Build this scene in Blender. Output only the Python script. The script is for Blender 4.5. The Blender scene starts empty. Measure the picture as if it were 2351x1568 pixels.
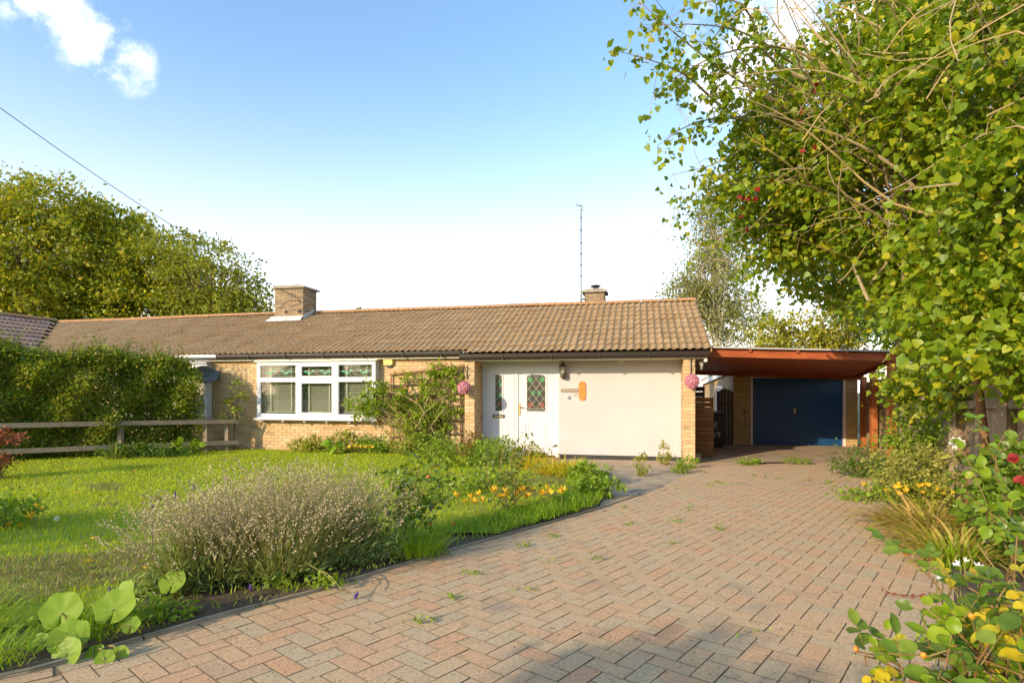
import bpy, math, random
import numpy as np
from mathutils import Vector, Matrix, noise as mnoise
random.seed(7); RNG = np.random.default_rng(11)
SC = bpy.context.scene
COL = SC.collection
R = math.radians
# ------------------------------------------------------------------ camera, world, sun, exposure
F, CX, HY, CZ = 1290.0, 1175.5, 895.0, 1.47          # focal length and horizon measured on a 2351 px wide copy
cam = bpy.data.cameras.new('camera'); camo = bpy.data.objects.new('camera', cam); COL.objects.link(camo)
camo.location = (0, 0, CZ); camo.rotation_euler = (R(90), 0, 0)
cam.sensor_width = 36; cam.lens = F / 2351 * 36; cam.shift_y = (HY - 784) / 2351
cam.clip_start = 0.05; cam.clip_end = 3000
SC.camera = camo
SUN_EL = R(18.6); SUN_DIR = Vector((-0.712, -0.702, 0)).normalized()
sd = Vector((SUN_DIR.x * math.cos(SUN_EL), SUN_DIR.y * math.cos(SUN_EL), math.sin(SUN_EL)))
sl = bpy.data.lights.new('sun', 'SUN'); sl.energy = 2.35; sl.angle = R(0.5); sl.color = (1.0, 0.81, 0.57)
so = bpy.data.objects.new('sun', sl); COL.objects.link(so); so.rotation_euler = sd.to_track_quat('Z', 'Y').to_euler()
so.location = (-8, -8, 12)
SC.view_settings.view_transform = 'Standard'; SC.view_settings.look = 'None'
SC.view_settings.exposure = 1.3; SC.view_settings.gamma = 1.0; SC.view_settings.use_curve_mapping = False
W = bpy.data.worlds.new('World'); SC.world = W; W.use_nodes = True
wn = W.node_tree.nodes; wl = W.node_tree.links; wn.clear()
def wnode(t, **k):
    n = wn.new(t)
    for a, b in k.items(): setattr(n, a, b)
    return n
sky = wnode('ShaderNodeTexSky', sky_type='NISHITA', sun_disc=False, sun_elevation=SUN_EL,
            sun_rotation=math.atan2(SUN_DIR.x, SUN_DIR.y), air_density=1.25, dust_density=0.8, ozone_density=3.0, altitude=50)
tc = wnode('ShaderNodeTexCoord')
def wmath(op, a, b=None, clamp=False):
    n = wnode('ShaderNodeMath', operation=op); n.use_clamp = clamp
    for i, v in enumerate((a, b)):
        if v is None: continue
        if isinstance(v, (int, float)): n.inputs[i].default_value = v
        else: wl.new(v, n.inputs[i])
    return n.outputs[0]
nz = wnode('ShaderNodeTexNoise'); nz.inputs['Scale'].default_value = 16; nz.inputs['Detail'].default_value = 9; nz.inputs['Roughness'].default_value = 0.62
wl.new(tc.outputs['Generated'], nz.inputs['Vector'])
def vdir(px, py):
    return Vector(((px - CX) / F, 1, (HY - py) / F)).normalized()
# a few small fair-weather clouds, as directions in the sky
CLOUDS = [(vdir(95, -8), 0.062), (vdir(225, 105), 0.056), (vdir(280, 140), 0.048), (vdir(1790, 110), 0.15), (vdir(1700, 190), 0.09), (vdir(1990, 60), 0.1),
          (Vector((-0.9, 0.3, 0.5)).normalized(), 0.16), (Vector((0.9, -0.1, 0.42)).normalized(), 0.2), (Vector((-0.2, -0.8, 0.55)).normalized(), 0.18), (Vector((0.4, -0.9, 0.5)).normalized(), 0.15)]
dens = None
for d, r in CLOUDS:
    dp = wnode('ShaderNodeVectorMath', operation='DISTANCE'); wl.new(tc.outputs['Generated'], dp.inputs[0]); dp.inputs[1].default_value = d
    b = wmath('SUBTRACT', 1.0, wmath('DIVIDE', dp.outputs['Value'], r), True)
    dens = b if dens is None else wmath('MAXIMUM', dens, b)
cl = wmath('MULTIPLY', dens, 1.15)
cl = wmath('ADD', cl, wmath('MULTIPLY', wmath('SUBTRACT', nz.outputs['Fac'], 0.5), 4.2))
mr = wnode('ShaderNodeMapRange', interpolation_type='SMOOTHSTEP'); mr.inputs['From Min'].default_value = 0.05; mr.inputs['From Max'].default_value = 1.15
wl.new(cl, mr.inputs['Value'])
cf = wmath('MULTIPLY', mr.outputs['Result'], wmath('MULTIPLY', wmath('MINIMUM', wmath('MULTIPLY', dens, 2.6), 1.0), 0.95))
cm = wnode('ShaderNodeMix', data_type='RGBA'); wl.new(cf, cm.inputs['Factor'])
hs = wnode('ShaderNodeHueSaturation'); hs.inputs['Saturation'].default_value = 1.02; wl.new(sky.outputs['Color'], hs.inputs['Color'])
sx = wnode('ShaderNodeSeparateXYZ'); wl.new(tc.outputs['Generated'], sx.inputs[0])
hz = wnode('ShaderNodeMapRange', interpolation_type='SMOOTHERSTEP'); hz.inputs['From Min'].default_value = -0.25; hz.inputs['From Max'].default_value = 0.56; hz.inputs['To Min'].default_value = 1.0; hz.inputs['To Max'].default_value = 0.0
wl.new(sx.outputs['Z'], hz.inputs['Value'])
hm = wnode('ShaderNodeMix', data_type='RGBA'); wl.new(hz.outputs['Result'], hm.inputs['Factor']); wl.new(hs.outputs['Color'], hm.inputs['A']); hm.inputs['B'].default_value = (5.3, 4.6, 4.25, 1)   # pale haze low in the sky
wl.new(hm.outputs['Result'], cm.inputs['A']); cm.inputs['B'].default_value = (4.3, 4.4, 4.6, 1)
bg = wnode('ShaderNodeBackground'); bg.inputs['Strength'].default_value = 0.15
wl.new(cm.outputs['Result'], bg.inputs['Color'])
wo = wnode('ShaderNodeOutputWorld'); wl.new(bg.outputs[0], wo.inputs['Surface'])
SC.cycles.use_denoising = True
SC.cycles.max_bounces = 8; SC.cycles.diffuse_bounces = 4; SC.cycles.transparent_max_bounces = 12; SC.cycles.transmission_bounces = 6

# ------------------------------------------------------------------ materials
MATS = {}
def M(name, cols, rnd=False, nscale=6.0, namt=0.25, rough=0.85, bump=0.0, bscale=80.0, trans=0.0, specks=(), metal=0.0, spec=0.3, mix2=None, stretch=None):
    """cols: one colour or several; rnd: choose among them per piece; specks: (colour, scale, amount); mix2: (colour, scale, threshold)"""
    if name in MATS: return MATS[name]
    m = bpy.data.materials.new(name); m.use_nodes = True; MATS[name] = m
    N = m.node_tree.nodes; L = m.node_tree.links; N.clear()
    geo = N.new('ShaderNodeNewGeometry')
    pos = geo.outputs['Position']
    if stretch:
        mp = N.new('ShaderNodeMapping'); mp.inputs['Scale'].default_value = stretch; L.new(pos, mp.inputs['Vector']); pos = mp.outputs['Vector']
    def noise(sc, det=4, rg=0.6):
        n = N.new('ShaderNodeTexNoise'); n.inputs['Scale'].default_value = sc; n.inputs['Detail'].default_value = det; n.inputs['Roughness'].default_value = rg
        L.new(pos, n.inputs['Vector']); return n.outputs['Fac']
    def math_(op, a, b, clamp=False):
        n = N.new('ShaderNodeMath'); n.operation = op; n.use_clamp = clamp
        for i, v in enumerate((a, b)):
            if isinstance(v, (int, float)): n.inputs[i].default_value = v
            else: L.new(v, n.inputs[i])
        return n.outputs[0]
    def mixc(fac, a, b, mode='MIX'):
        n = N.new('ShaderNodeMix'); n.data_type = 'RGBA'; n.blend_type = mode; n.clamp_factor = True
        if isinstance(fac, (int, float)): n.inputs['Factor'].default_value = fac
        else: L.new(fac, n.inputs['Factor'])
        for k, v in (('A', a), ('B', b)):
            if isinstance(v, tuple): n.inputs[k].default_value = (*v, 1)
            else: L.new(v, n.inputs[k])
        return n.outputs['Result']
    cols = [cols] if isinstance(cols, tuple) else list(cols)
    if len(cols) == 1:
        c = N.new('ShaderNodeRGB'); c.outputs[0].default_value = (*cols[0], 1); c = c.outputs[0]
    else:
        ramp = N.new('ShaderNodeValToRGB'); e = ramp.color_ramp.elements
        while len(e) < len(cols): e.new(0.5)
        for i, cc in enumerate(cols): e[i].position = i / (len(cols) - 1); e[i].color = (*cc, 1)
        if rnd:
            oi = N.new('ShaderNodeObjectInfo')
            fac = math_('FRACT', math_('ADD', oi.outputs['Random'], geo.outputs['Random Per Island']), 0.0)
        else:
            fac = math_('ADD', math_('MULTIPLY', math_('SUBTRACT', noise(nscale * 0.6, 5), 0.5), 2.2), 0.5, True)
        L.new(fac, ramp.inputs['Fac']); c = ramp.outputs['Color']
    if namt:
        v = math_('ADD', math_('MULTIPLY', math_('SUBTRACT', noise(nscale, 6, 0.65), 0.5), namt * 4), 1.0)
        c = mixc(1.0, c, v, 'MULTIPLY')
    if mix2:
        f2 = N.new('ShaderNodeMapRange'); f2.inputs['From Min'].default_value = mix2[2]; f2.inputs['From Max'].default_value = mix2[2] + 0.12
        L.new(noise(mix2[1], 6, 0.6), f2.inputs['Value']); c = mixc(f2.outputs['Result'], c, mix2[0])
    for sc_, s_, a_ in specks:
        f3 = N.new('ShaderNodeMapRange'); f3.inputs['From Min'].default_value = 0.74 - a_; f3.inputs['From Max'].default_value = 0.80 - a_
        L.new(noise(s_, 2, 0.5), f3.inputs['Value']); c = mixc(f3.outputs['Result'], c, sc_)
    p = N.new('ShaderNodeBsdfPrincipled'); L.new(c, p.inputs['Base Color']); p.inputs['Roughness'].default_value = rough
    p.inputs['Metallic'].default_value = metal; p.inputs['Specular IOR Level'].default_value = spec
    if bump:
        b = N.new('ShaderNodeBump'); b.inputs['Strength'].default_value = bump; b.inputs['Distance'].default_value = 0.02
        L.new(noise(bscale, 5, 0.65), b.inputs['Height']); L.new(b.outputs['Normal'], p.inputs['Normal'])
    out = N.new('ShaderNodeOutputMaterial')
    if trans:
        t = N.new('ShaderNodeBsdfTranslucent'); L.new(mixc(1.0, c, (1.35, 1.3, 0.55), 'MULTIPLY'), t.inputs['Color'])
        ms = N.new('ShaderNodeMixShader'); ms.inputs['Fac'].default_value = trans
        L.new(p.outputs[0], ms.inputs[1]); L.new(t.outputs[0], ms.inputs[2]); L.new(ms.outputs[0], out.inputs['Surface'])
    else: L.new(p.outputs[0], out.inputs['Surface'])
    return m
def MGLASS(name, tint=(0.8, 0.85, 0.85), fac=0.12):
    if name in MATS: return MATS[name]
    m = bpy.data.materials.new(name); m.use_nodes = True; MATS[name] = m
    N = m.node_tree.nodes; L = m.node_tree.links; N.clear()
    t = N.new('ShaderNodeBsdfTransparent'); t.inputs['Color'].default_value = (*tint, 1)
    g = N.new('ShaderNodeBsdfGlossy'); g.inputs['Roughness'].default_value = 0.03
    fr = N.new('ShaderNodeFresnel'); fr.inputs['IOR'].default_value = 1.5
    a = N.new('ShaderNodeMath'); a.operation = 'ADD'; L.new(fr.outputs[0], a.inputs[0]); a.inputs[1].default_value = fac
    ms = N.new('ShaderNodeMixShader'); L.new(a.outputs[0], ms.inputs['Fac']); L.new(t.outputs[0], ms.inputs[1]); L.new(g.outputs[0], ms.inputs[2])
    o = N.new('ShaderNodeOutputMaterial'); L.new(ms.outputs[0], o.inputs['Surface'])
    return m
m_brick = M('buff_brick', [(0.46, 0.30, 0.14), (0.56, 0.39, 0.20), (0.50, 0.34, 0.17), (0.60, 0.45, 0.26), (0.52, 0.31, 0.15), (0.55, 0.40, 0.22), (0.38, 0.25, 0.13)], rnd=True, nscale=25, namt=0.14, rough=0.9, bump=0.25, bscale=140, mix2=((0.30, 0.24, 0.16), 1.1, 0.66))
m_brick_old = M('weathered_brick', [(0.24, 0.165, 0.095), (0.32, 0.225, 0.125), (0.27, 0.18, 0.105), (0.36, 0.26, 0.15), (0.20, 0.15, 0.10)], rnd=True, nscale=18, namt=0.2, rough=0.95, bump=0.4, bscale=120, mix2=((0.20, 0.17, 0.12), 3, 0.6))
m_mortar = M('mortar', [(0.34, 0.25, 0.14), (0.46, 0.36, 0.22)], nscale=5, namt=0.15, rough=0.95, bump=0.2, bscale=200)
m_mortar_old = M('old_mortar', [(0.22, 0.18, 0.13), (0.30, 0.245, 0.175)], nscale=5, namt=0.2, rough=0.95)
m_gbrick = M('garage_brick', [(0.40, 0.27, 0.10), (0.50, 0.35, 0.14), (0.44, 0.30, 0.12), (0.54, 0.39, 0.18)], rnd=True, nscale=20, namt=0.15, rough=0.9, bump=0.25, bscale=140)
m_gmortar = M('garage_mortar', (0.20, 0.13, 0.07), namt=0.1)
m_render = M('cream_render', [(0.50, 0.467, 0.45), (0.515, 0.48, 0.465)], nscale=1.6, namt=0.05, rough=0.85, bump=0.12, bscale=90)
m_plinth = M('black_plinth', (0.035, 0.035, 0.035), namt=0.3, nscale=12, rough=0.6, specks=(((0.5, 0.5, 0.48), 60, 0.02),))
m_white = M('white_plastic', (0.60, 0.60, 0.61), namt=0.02, nscale=3, rough=0.35, spec=0.5)
m_cream = M('cream_paint', (0.72, 0.66, 0.52), namt=0.05, nscale=4, rough=0.5)
m_gutter = M('brown_gutter', (0.030, 0.021, 0.014), namt=0.12, nscale=6, rough=0.5, spec=0.25)
m_tile = M('brown_roof_tile', [(0.305, 0.193, 0.087), (0.372, 0.238, 0.112), (0.334, 0.213, 0.097), (0.401, 0.267, 0.136), (0.324, 0.213, 0.102), (0.363, 0.247, 0.126)], rnd=True, nscale=14, namt=0.24, rough=0.93, bump=0.35, bscale=120,
           mix2=((0.37, 0.20, 0.075), 2.2, 0.62), specks=(((0.62, 0.54, 0.40), 30, 0.10), ((0.46, 0.25, 0.05), 9, 0.05)))
m_ridge = M('lichened_ridge_tile', [(0.36, 0.20, 0.095), (0.41, 0.22, 0.095), (0.31, 0.19, 0.10)], rnd=True, nscale=10, namt=0.2, rough=0.95, bump=0.35, bscale=90, mix2=((0.46, 0.24, 0.06), 4, 0.58), specks=(((0.55, 0.5, 0.4), 30, 0.08),))
m_ntile = M('mauve_roof_tile', [(0.27, 0.175, 0.125), (0.32, 0.21, 0.155), (0.24, 0.155, 0.115)], rnd=True, nscale=8, namt=0.15, rough=0.9)
m_dark = M('dark_void', (0.016, 0.015, 0.014), namt=0.1, rough=0.9)
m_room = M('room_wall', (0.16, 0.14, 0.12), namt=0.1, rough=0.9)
m_slat = M('blind_slat', (0.66, 0.60, 0.47), namt=0.03, rough=0.5)
m_glass = MGLASS('window_glass', (0.84, 0.88, 0.86), 0.02)
m_dglass = M('dark_obscured_glass', [(0.045, 0.04, 0.03), (0.075, 0.065, 0.05)], nscale=5, namt=0.2, rough=0.25, spec=0.5)
m_lead = M('lead_strip', (0.52, 0.48, 0.38), namt=0.1, rough=0.5)
m_ggreen = M('green_glass', (0.05, 0.42, 0.14), namt=0.1, rough=0.3); m_gred = M('red_glass', (0.45, 0.10, 0.07), namt=0.1, rough=0.3); m_teal = M('teal_glass', (0.08, 0.45, 0.28), namt=0.1, rough=0.3)
m_brass = M('brass', (0.75, 0.55, 0.22), namt=0.05, rough=0.3, metal=0.9)
m_iron = M('black_iron', (0.03, 0.028, 0.025), namt=0.2, rough=0.5, spec=0.5)
m_lamp = M('verdigris_lamp', (0.10, 0.085, 0.06), namt=0.3, nscale=30, rough=0.5, metal=0.4)
m_lampglass = M('frosted_lamp_glass', (0.42, 0.40, 0.33), namt=0.1, rough=0.15, spec=0.6)
m_orange = M('orange_board', (0.70, 0.22, 0.045), namt=0.08, nscale=12, rough=0.6)
m_plaque = M('weathered_plaque', (0.24, 0.17, 0.10), namt=0.3, nscale=30, rough=0.8)
m_number = M('grey_number', (0.42, 0.36, 0.27), namt=0.1, rough=0.5)
m_pink = M('pink_topiary', [(0.62, 0.20, 0.28), (0.75, 0.36, 0.42), (0.52, 0.16, 0.26), (0.70, 0.45, 0.46)], rnd=True, namt=0.1, rough=0.8, trans=0.15)
m_yellow = M('yellow_alarm_plastic', (0.75, 0.55, 0.10), namt=0.05, rough=0.4, spec=0.5)
m_lead_flash = M('lead_flashing', [(0.46, 0.45, 0.42), (0.58, 0.57, 0.53)], nscale=6, namt=0.15, rough=0.7)
m_concrete_cap = M('lichened_concrete', [(0.26, 0.23, 0.18), (0.36, 0.31, 0.23)], nscale=10, namt=0.2, rough=0.95, mix2=((0.45, 0.28, 0.06), 8, 0.6))
m_grey_metal = M('grey_galvanised', (0.26, 0.26, 0.25), namt=0.15, rough=0.4, metal=0.6)
m_cable = M('black_cable', (0.03, 0.03, 0.03), namt=0.1, rough=0.6)
m_stain = M('red_stained_timber', [(0.25, 0.05, 0.016), (0.37, 0.095, 0.026)], nscale=4, namt=0.22, rough=0.55, stretch=(0.5, 3, 3))
m_stain_post = M('stained_post_timber', [(0.36, 0.105, 0.030), (0.44, 0.15, 0.045)], nscale=6, namt=0.25, rough=0.6, stretch=(6, 6, 0.5))
m_roofsheet = M('grey_roof_sheet', (0.42, 0.40, 0.38), namt=0.15, rough=0.6)
m_blue = M('blue_garage_paint', (0.006, 0.052, 0.15), namt=0.12, nscale=5, rough=0.4, spec=0.5, specks=(((0.5, 0.6, 0.7), 26, -0.02),))
m_frame_pink = M('dull_white_frame', (0.66, 0.57, 0.50), namt=0.08, rough=0.5)
m_slatfence = M('brown_slat_timber', [(0.17, 0.075, 0.022), (0.22, 0.10, 0.03), (0.19, 0.08, 0.025)], rnd=True, nscale=6, namt=0.2, rough=0.75)
m_darkwood = M('dark_brown_timber', (0.07, 0.042, 0.025), namt=0.2, rough=0.7)
m_bin = M('black_bin_plastic', (0.02, 0.021, 0.023), namt=0.1, rough=0.45, spec=0.4)
m_binmark = M('white_paint_mark', (0.45, 0.45, 0.45), namt=0.3, nscale=60, rough=0.8)
m_fascia_w = M('white_fascia_board', (0.74, 0.74, 0.72), namt=0.05, rough=0.5)
m_fence = M('weathered_fence_board', [(0.29, 0.215, 0.13), (0.36, 0.27, 0.17), (0.25, 0.18, 0.11), (0.40, 0.32, 0.22)], rnd=True, nscale=9, namt=0.3, rough=0.9, bump=0.4, bscale=30, stretch=(4, 4, 0.4))
m_rail = M('grey_rail_timber', [(0.22, 0.17, 0.11), (0.28, 0.22, 0.15)], nscale=8, namt=0.2, rough=0.9, bump=0.3, bscale=40)
m_trellis = M('orange_trellis_timber', [(0.36, 0.16, 0.06), (0.30, 0.15, 0.07)], nscale=5, namt=0.2, rough=0.8)
m_trellis_g = M('dark_trellis_timber', (0.14, 0.09, 0.05), namt=0.2, rough=0.8)
m_dish = M('grey_mesh_dish', (0.13, 0.14, 0.15), namt=0.1, rough=0.5, spec=0.4)
m_paver = M('block_paver', [(0.665, 0.450, 0.244), (0.696, 0.440, 0.235), (0.635, 0.450, 0.253), (0.698, 0.391, 0.206), (0.656, 0.459, 0.263), (0.596, 0.450, 0.263), (0.676, 0.450, 0.244), (0.596, 0.391, 0.225)], rnd=True, nscale=55, namt=0.22, rough=0.95, bump=0.8, bscale=130,
            mix2=((0.44, 0.32, 0.21), 1.5, 0.60), specks=(((0.74, 0.60, 0.42), 75, 0.10), ((0.27, 0.19, 0.12), 60, 0.11)))
m_joint = M('dirty_joint_sand', [(0.18, 0.125, 0.07), (0.25, 0.18, 0.10)], nscale=10, namt=0.25, rough=1.0, mix2=((0.10, 0.14, 0.04), 3, 0.62))
m_conc = M('worn_concrete', [(0.38, 0.285, 0.18), (0.46, 0.35, 0.23), (0.32, 0.24, 0.155)], nscale=3, namt=0.25, rough=0.95, bump=0.4, bscale=60, mix2=((0.17, 0.14, 0.10), 1.6, 0.58), specks=(((0.15, 0.19, 0.06), 12, 0.05),))
m_kerb = M('mossy_edging', [(0.32, 0.25, 0.16), (0.40, 0.32, 0.21)], nscale=8, namt=0.25, rough=0.95, bump=0.4, bscale=70, mix2=((0.12, 0.15, 0.045), 5, 0.57))
m_soil = M('garden_soil', [(0.085, 0.06, 0.036), (0.13, 0.094, 0.058)], nscale=8, namt=0.3, rough=1.0, bump=0.6, bscale=40)
m_lawn = M('lawn_soil', [(0.20, 0.25, 0.022), (0.26, 0.30, 0.03), (0.22, 0.27, 0.025)], nscale=1.6, namt=0.25, rough=1.0, bump=0.5, bscale=60, mix2=((0.26, 0.19, 0.095), 0.75, 0.585))
m_field = M('rough_ground', [(0.07, 0.085, 0.025), (0.10, 0.09, 0.04)], nscale=2, namt=0.3, rough=1.0)
m_step = M('red_step_tile', (0.45, 0.17, 0.09), namt=0.15, rough=0.8)

# ------------------------------------------------------------------ mesh helpers
TH = R(12.6); cT, sT = math.cos(TH), math.sin(TH)
OX, OY = 3.69, 11.30
HM = Matrix.Translation((OX, OY, 0)) @ Matrix.Rotation(-TH, 4, 'Z')      # house frame: x right along the front, y into the house
def H(x, y, z=0.0): return HM @ Vector((x, y, z))
def at(px, py, Y): return Vector(((px - CX) / F * Y, Y, CZ + (HY - py) / F * Y))
def zd(y): return 0.308 - 0.029 * min(max(y, -6), 17)                      # the drive falls towards the garage
def sstep(a, b, x):
    t = min(1, max(0, (x - a) / (b - a))); return t * t * (3 - 2 * t)
def zl(x, y): return zd(y) + 0.035 + 0.07 * sstep(6, 13, y)                # lawn level
class MB:
    def __init__(s): s.v = []; s.f = []
    def add(s, vs, fs):
        o = len(s.v); s.v += [tuple(v) for v in vs]; s.f += [tuple(i + o for i in f) for f in fs]; return s
    def box(s, x0, x1, y0, y1, z0, z1):
        return s.add([(x0, y0, z0), (x1, y0, z0), (x1, y1, z0), (x0, y1, z0), (x0, y0, z1), (x1, y0, z1), (x1, y1, z1), (x0, y1, z1)],
                     [(0, 3, 2, 1), (4, 5, 6, 7), (0, 1, 5, 4), (1, 2, 6, 5), (2, 3, 7, 6), (3, 0, 4, 7)])
    def bar(s, p, q, w, h, up=(0, 0, 1)):
        p, q = Vector(p), Vector(q); d = (q - p).normalized(); a = d.cross(Vector(up))
        if a.length < 1e-4: a = d.cross(Vector((0, 1, 0)))
        a.normalize(); b = a.cross(d).normalized(); a *= w / 2; b *= h / 2
        return s.add([p - a - b, p + a - b, p + a + b, p - a + b, q - a - b, q + a - b, q + a + b, q - a + b],
                     [(3, 2, 1, 0), (4, 5, 6, 7), (0, 1, 5, 4), (1, 2, 6, 5), (2, 3, 7, 6), (3, 0, 4, 7)])
    def tube(s, pts, radii, n=6, cap=True):
        pts = [Vector(p) for p in pts]
        if isinstance(radii, (int, float)): radii = [radii] * len(pts)
        rings = []; ref = Vector((0.31, 0.2, 0.93)).normalized()
        for i, p in enumerate(pts):
            d = (pts[min(i + 1, len(pts) - 1)] - pts[max(i - 1, 0)])
            if d.length < 1e-7: d = Vector((0, 0, 1))
            d.normalize(); a = d.cross(ref)
            if a.length < 0.05: a = d.cross(Vector((1, 0, 0)))
            a.normalize(); b = d.cross(a)
            rings.append([p + (a * math.cos(2 * math.pi * k / n) + b * math.sin(2 * math.pi * k / n)) * radii[i] for k in range(n)])
        vs = [v for r in rings for v in r]; fs = []
        for i in range(len(pts) - 1):
            for k in range(n): fs.append((i * n + k, i * n + (k + 1) % n, (i + 1) * n + (k + 1) % n, (i + 1) * n + k))
        if cap: fs.append(tuple(range(n - 1, -1, -1))); fs.append(tuple((len(pts) - 1) * n + k for k in range(n)))
        return s.add(vs, fs)
    def prism(s, poly, a, b, axis='y'):
        """extrude a 2-D polygon between a and b along an axis; polygon is (x,z) for y, (y,z) for x, (x,y) for z"""
        n = len(poly)
        mk = {'y': lambda p, t: (p[0], t, p[1]), 'x': lambda p, t: (t, p[0], p[1]), 'z': lambda p, t: (p[0], p[1], t)}[axis]
        vs = [mk(p, a) for p in poly] + [mk(p, b) for p in poly]
        return s.add(vs, [tuple(range(n)), tuple(range(2 * n - 1, n - 1, -1))] + [(i, i + n, (i + 1) % n + n, (i + 1) % n) for i in range(n)])
    def lathe(s, prof, c=(0, 0, 0), n=12):
        vs = []; fs = []; m = len(prof)
        for k in range(n):
            a = 2 * math.pi * k / n
            vs += [(c[0] + r * math.cos(a), c[1] + r * math.sin(a), c[2] + z) for r, z in prof]
        for k in range(n):
            for i in range(m - 1): fs.append((k * m + i, ((k + 1) % n) * m + i, ((k + 1) % n) * m + i + 1, k * m + i + 1))
        return s.add(vs, fs)
    def mesh(s, name, off=(0, 0, 0), smooth=False):
        me = bpy.data.meshes.new(name)
        me.from_pydata([(v[0] - off[0], v[1] - off[1], v[2] - off[2]) for v in s.v], [], s.f)
        if smooth: me.polygons.foreach_set('use_smooth', [True] * len(me.polygons))
        me.update(); return me
def npmesh(name, V, Q, smooth=False):
    """V (n,3), Q (m,4) quads"""
    me = bpy.data.meshes.new(name); V = np.asarray(V, dtype=np.float32); Q = np.asarray(Q, dtype=np.int32)
    me.vertices.add(len(V)); me.vertices.foreach_set('co', V.ravel())
    me.loops.add(Q.size); me.loops.foreach_set('vertex_index', Q.ravel())
    me.polygons.add(len(Q)); me.polygons.foreach_set('loop_start', np.arange(0, Q.size, Q.shape[1], dtype=np.int32))
    if smooth: me.polygons.foreach_set('use_smooth', np.ones(len(Q), dtype=bool))
    me.update(calc_edges=True); return me
def link(name, data, mat=None, parent=None, kind=None, label=None):
    o = bpy.data.objects.new(name, data); COL.objects.link(o)
    if mat is not None and data is not None and not data.materials: data.materials.append(mat)
    if parent is not None: o.parent = parent
    if kind: o['kind'] = kind
    if label: o['label'] = label
    return o
class Thing:
    """an Empty at the thing's base that parents its parts; frame 'H' = house frame, 'W' = world"""
    def __init__(s, name, label, cat, origin=(0, 0, 0), frame='H', group=None, kind=None):
        s.org = Vector(origin); s.o = bpy.data.objects.new(name, None); COL.objects.link(s.o); s.o.empty_display_size = 0.1
        s.o.matrix_world = (HM if frame == 'H' else Matrix()) @ Matrix.Translation(s.org)
        s.o['label'] = label
        if cat: s.o['category'] = cat
        if group: s.o['group'] = group
        if kind: s.o['kind'] = kind
    def add(s, name, mb, mat, parent=None, smooth=False, kind=None, label=None):
        return link(name, mb.mesh(name, s.org, smooth), mat, parent or s.o, kind, label)
    def addnp(s, name, V, Q, mat, parent=None, smooth=False, kind=None, label=None):
        return link(name, npmesh(name, np.asarray(V) - np.array(s.org), Q, smooth), mat, parent or s.o, kind, label)
    def piece(s, name, me, mat, loc, rot=(0, 0, 0), parent=None):
        o = link(name, me, mat, parent or s.o); o.location = Vector(loc) - s.org; o.rotation_euler = rot; return o
def single(name, label, cat, mb, mat, origin=(0, 0, 0), frame='H', group=None, kind=None, smooth=False):
    o = link(name, mb.mesh(name, origin, smooth), mat, None, kind, label)
    o.matrix_world = (HM if frame == 'H' else Matrix()) @ Matrix.Translation(Vector(origin))
    if cat: o['category'] = cat
    if group: o['group'] = group
    return o
def text_mb(s, size, depth=0.004):
    """lettering as a mesh lying in the x-z plane, facing -y"""
    cu = bpy.data.curves.new('t', 'FONT'); cu.body = s; cu.size = size; cu.extrude = depth / 2; cu.align_x = 'CENTER'; cu.align_y = 'CENTER'; cu.resolution_u = 3
    ob = bpy.data.objects.new('t', cu); me = bpy.data.meshes.new_from_object(ob)
    mb = MB(); mb.add([(v.co.x, -v.co.z, v.co.y) for v in me.vertices], [tuple(p.vertices) for p in me.polygons])
    bpy.data.objects.remove(ob); bpy.data.curves.remove(cu); bpy.data.meshes.remove(me); return mb
def moved(mb, x, y, z):
    o = MB(); o.add([(v[0] + x, v[1] + y, v[2] + z) for v in mb.v], mb.f); return o

# ------------------------------------------------------------------ bricks
_bm = {}
def brick_mesh(ln, ax):
    k = (round(ln, 3), ax)
    if k in _bm: return _bm[k]
    l, h, c, d = ln / 2, 0.0325, 0.004, 0.05
    vs = [(-l, d, -h), (l, d, -h), (l, d, h), (-l, d, h), (-l, c, -h), (l, c, -h), (l, c, h), (-l, c, h),
          (-l + c, 0, -h + c), (l - c, 0, -h + c), (l - c, 0, h - c), (-l + c, 0, h - c)]
    fs = [(4, 5, 9, 8), (5, 6, 10, 9), (6, 7, 11, 10), (7, 4, 8, 11), (8, 9, 10, 11), (0, 1, 5, 4), (1, 2, 6, 5), (2, 3, 7, 6), (3, 0, 4, 7)]
    if ax == 'R': vs = [(-v[1], v[0], v[2]) for v in vs]         # faces +x
    if ax == 'L': vs = [(v[1], -v[0], v[2]) for v in vs]         # faces -x
    mb = MB().add(vs, fs); _bm[k] = mb; return _bm[k]
def course_bricks(a0, a1, z0, z1, hole=None, phase=0.0):
    """stretcher bond: list of (centre along wall, z centre, length)"""
    out = []; row = 0; z = z0
    while z + 0.05 < z1:
        zc = z + 0.0375; a = a0 - (0.1125 if row % 2 else 0.0) - phase
        while a < a1:
            b0, b1 = max(a, a0), min(a + 0.225, a1); segs = [(b0, b1)]
            if hole and hole[2] < zc < hole[3]:
                segs = []
                if b0 < hole[0]: segs.append((b0, min(b1, hole[0])))
                if b1 > hole[1]: segs.append((max(b0, hole[1]), b1))
            for p, q in segs:
                if q - p > 0.045: out.append(((p + q) / 2, zc, q - p - 0.010))
            a += 0.225
        z += 0.075; row += 1
    return out
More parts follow.
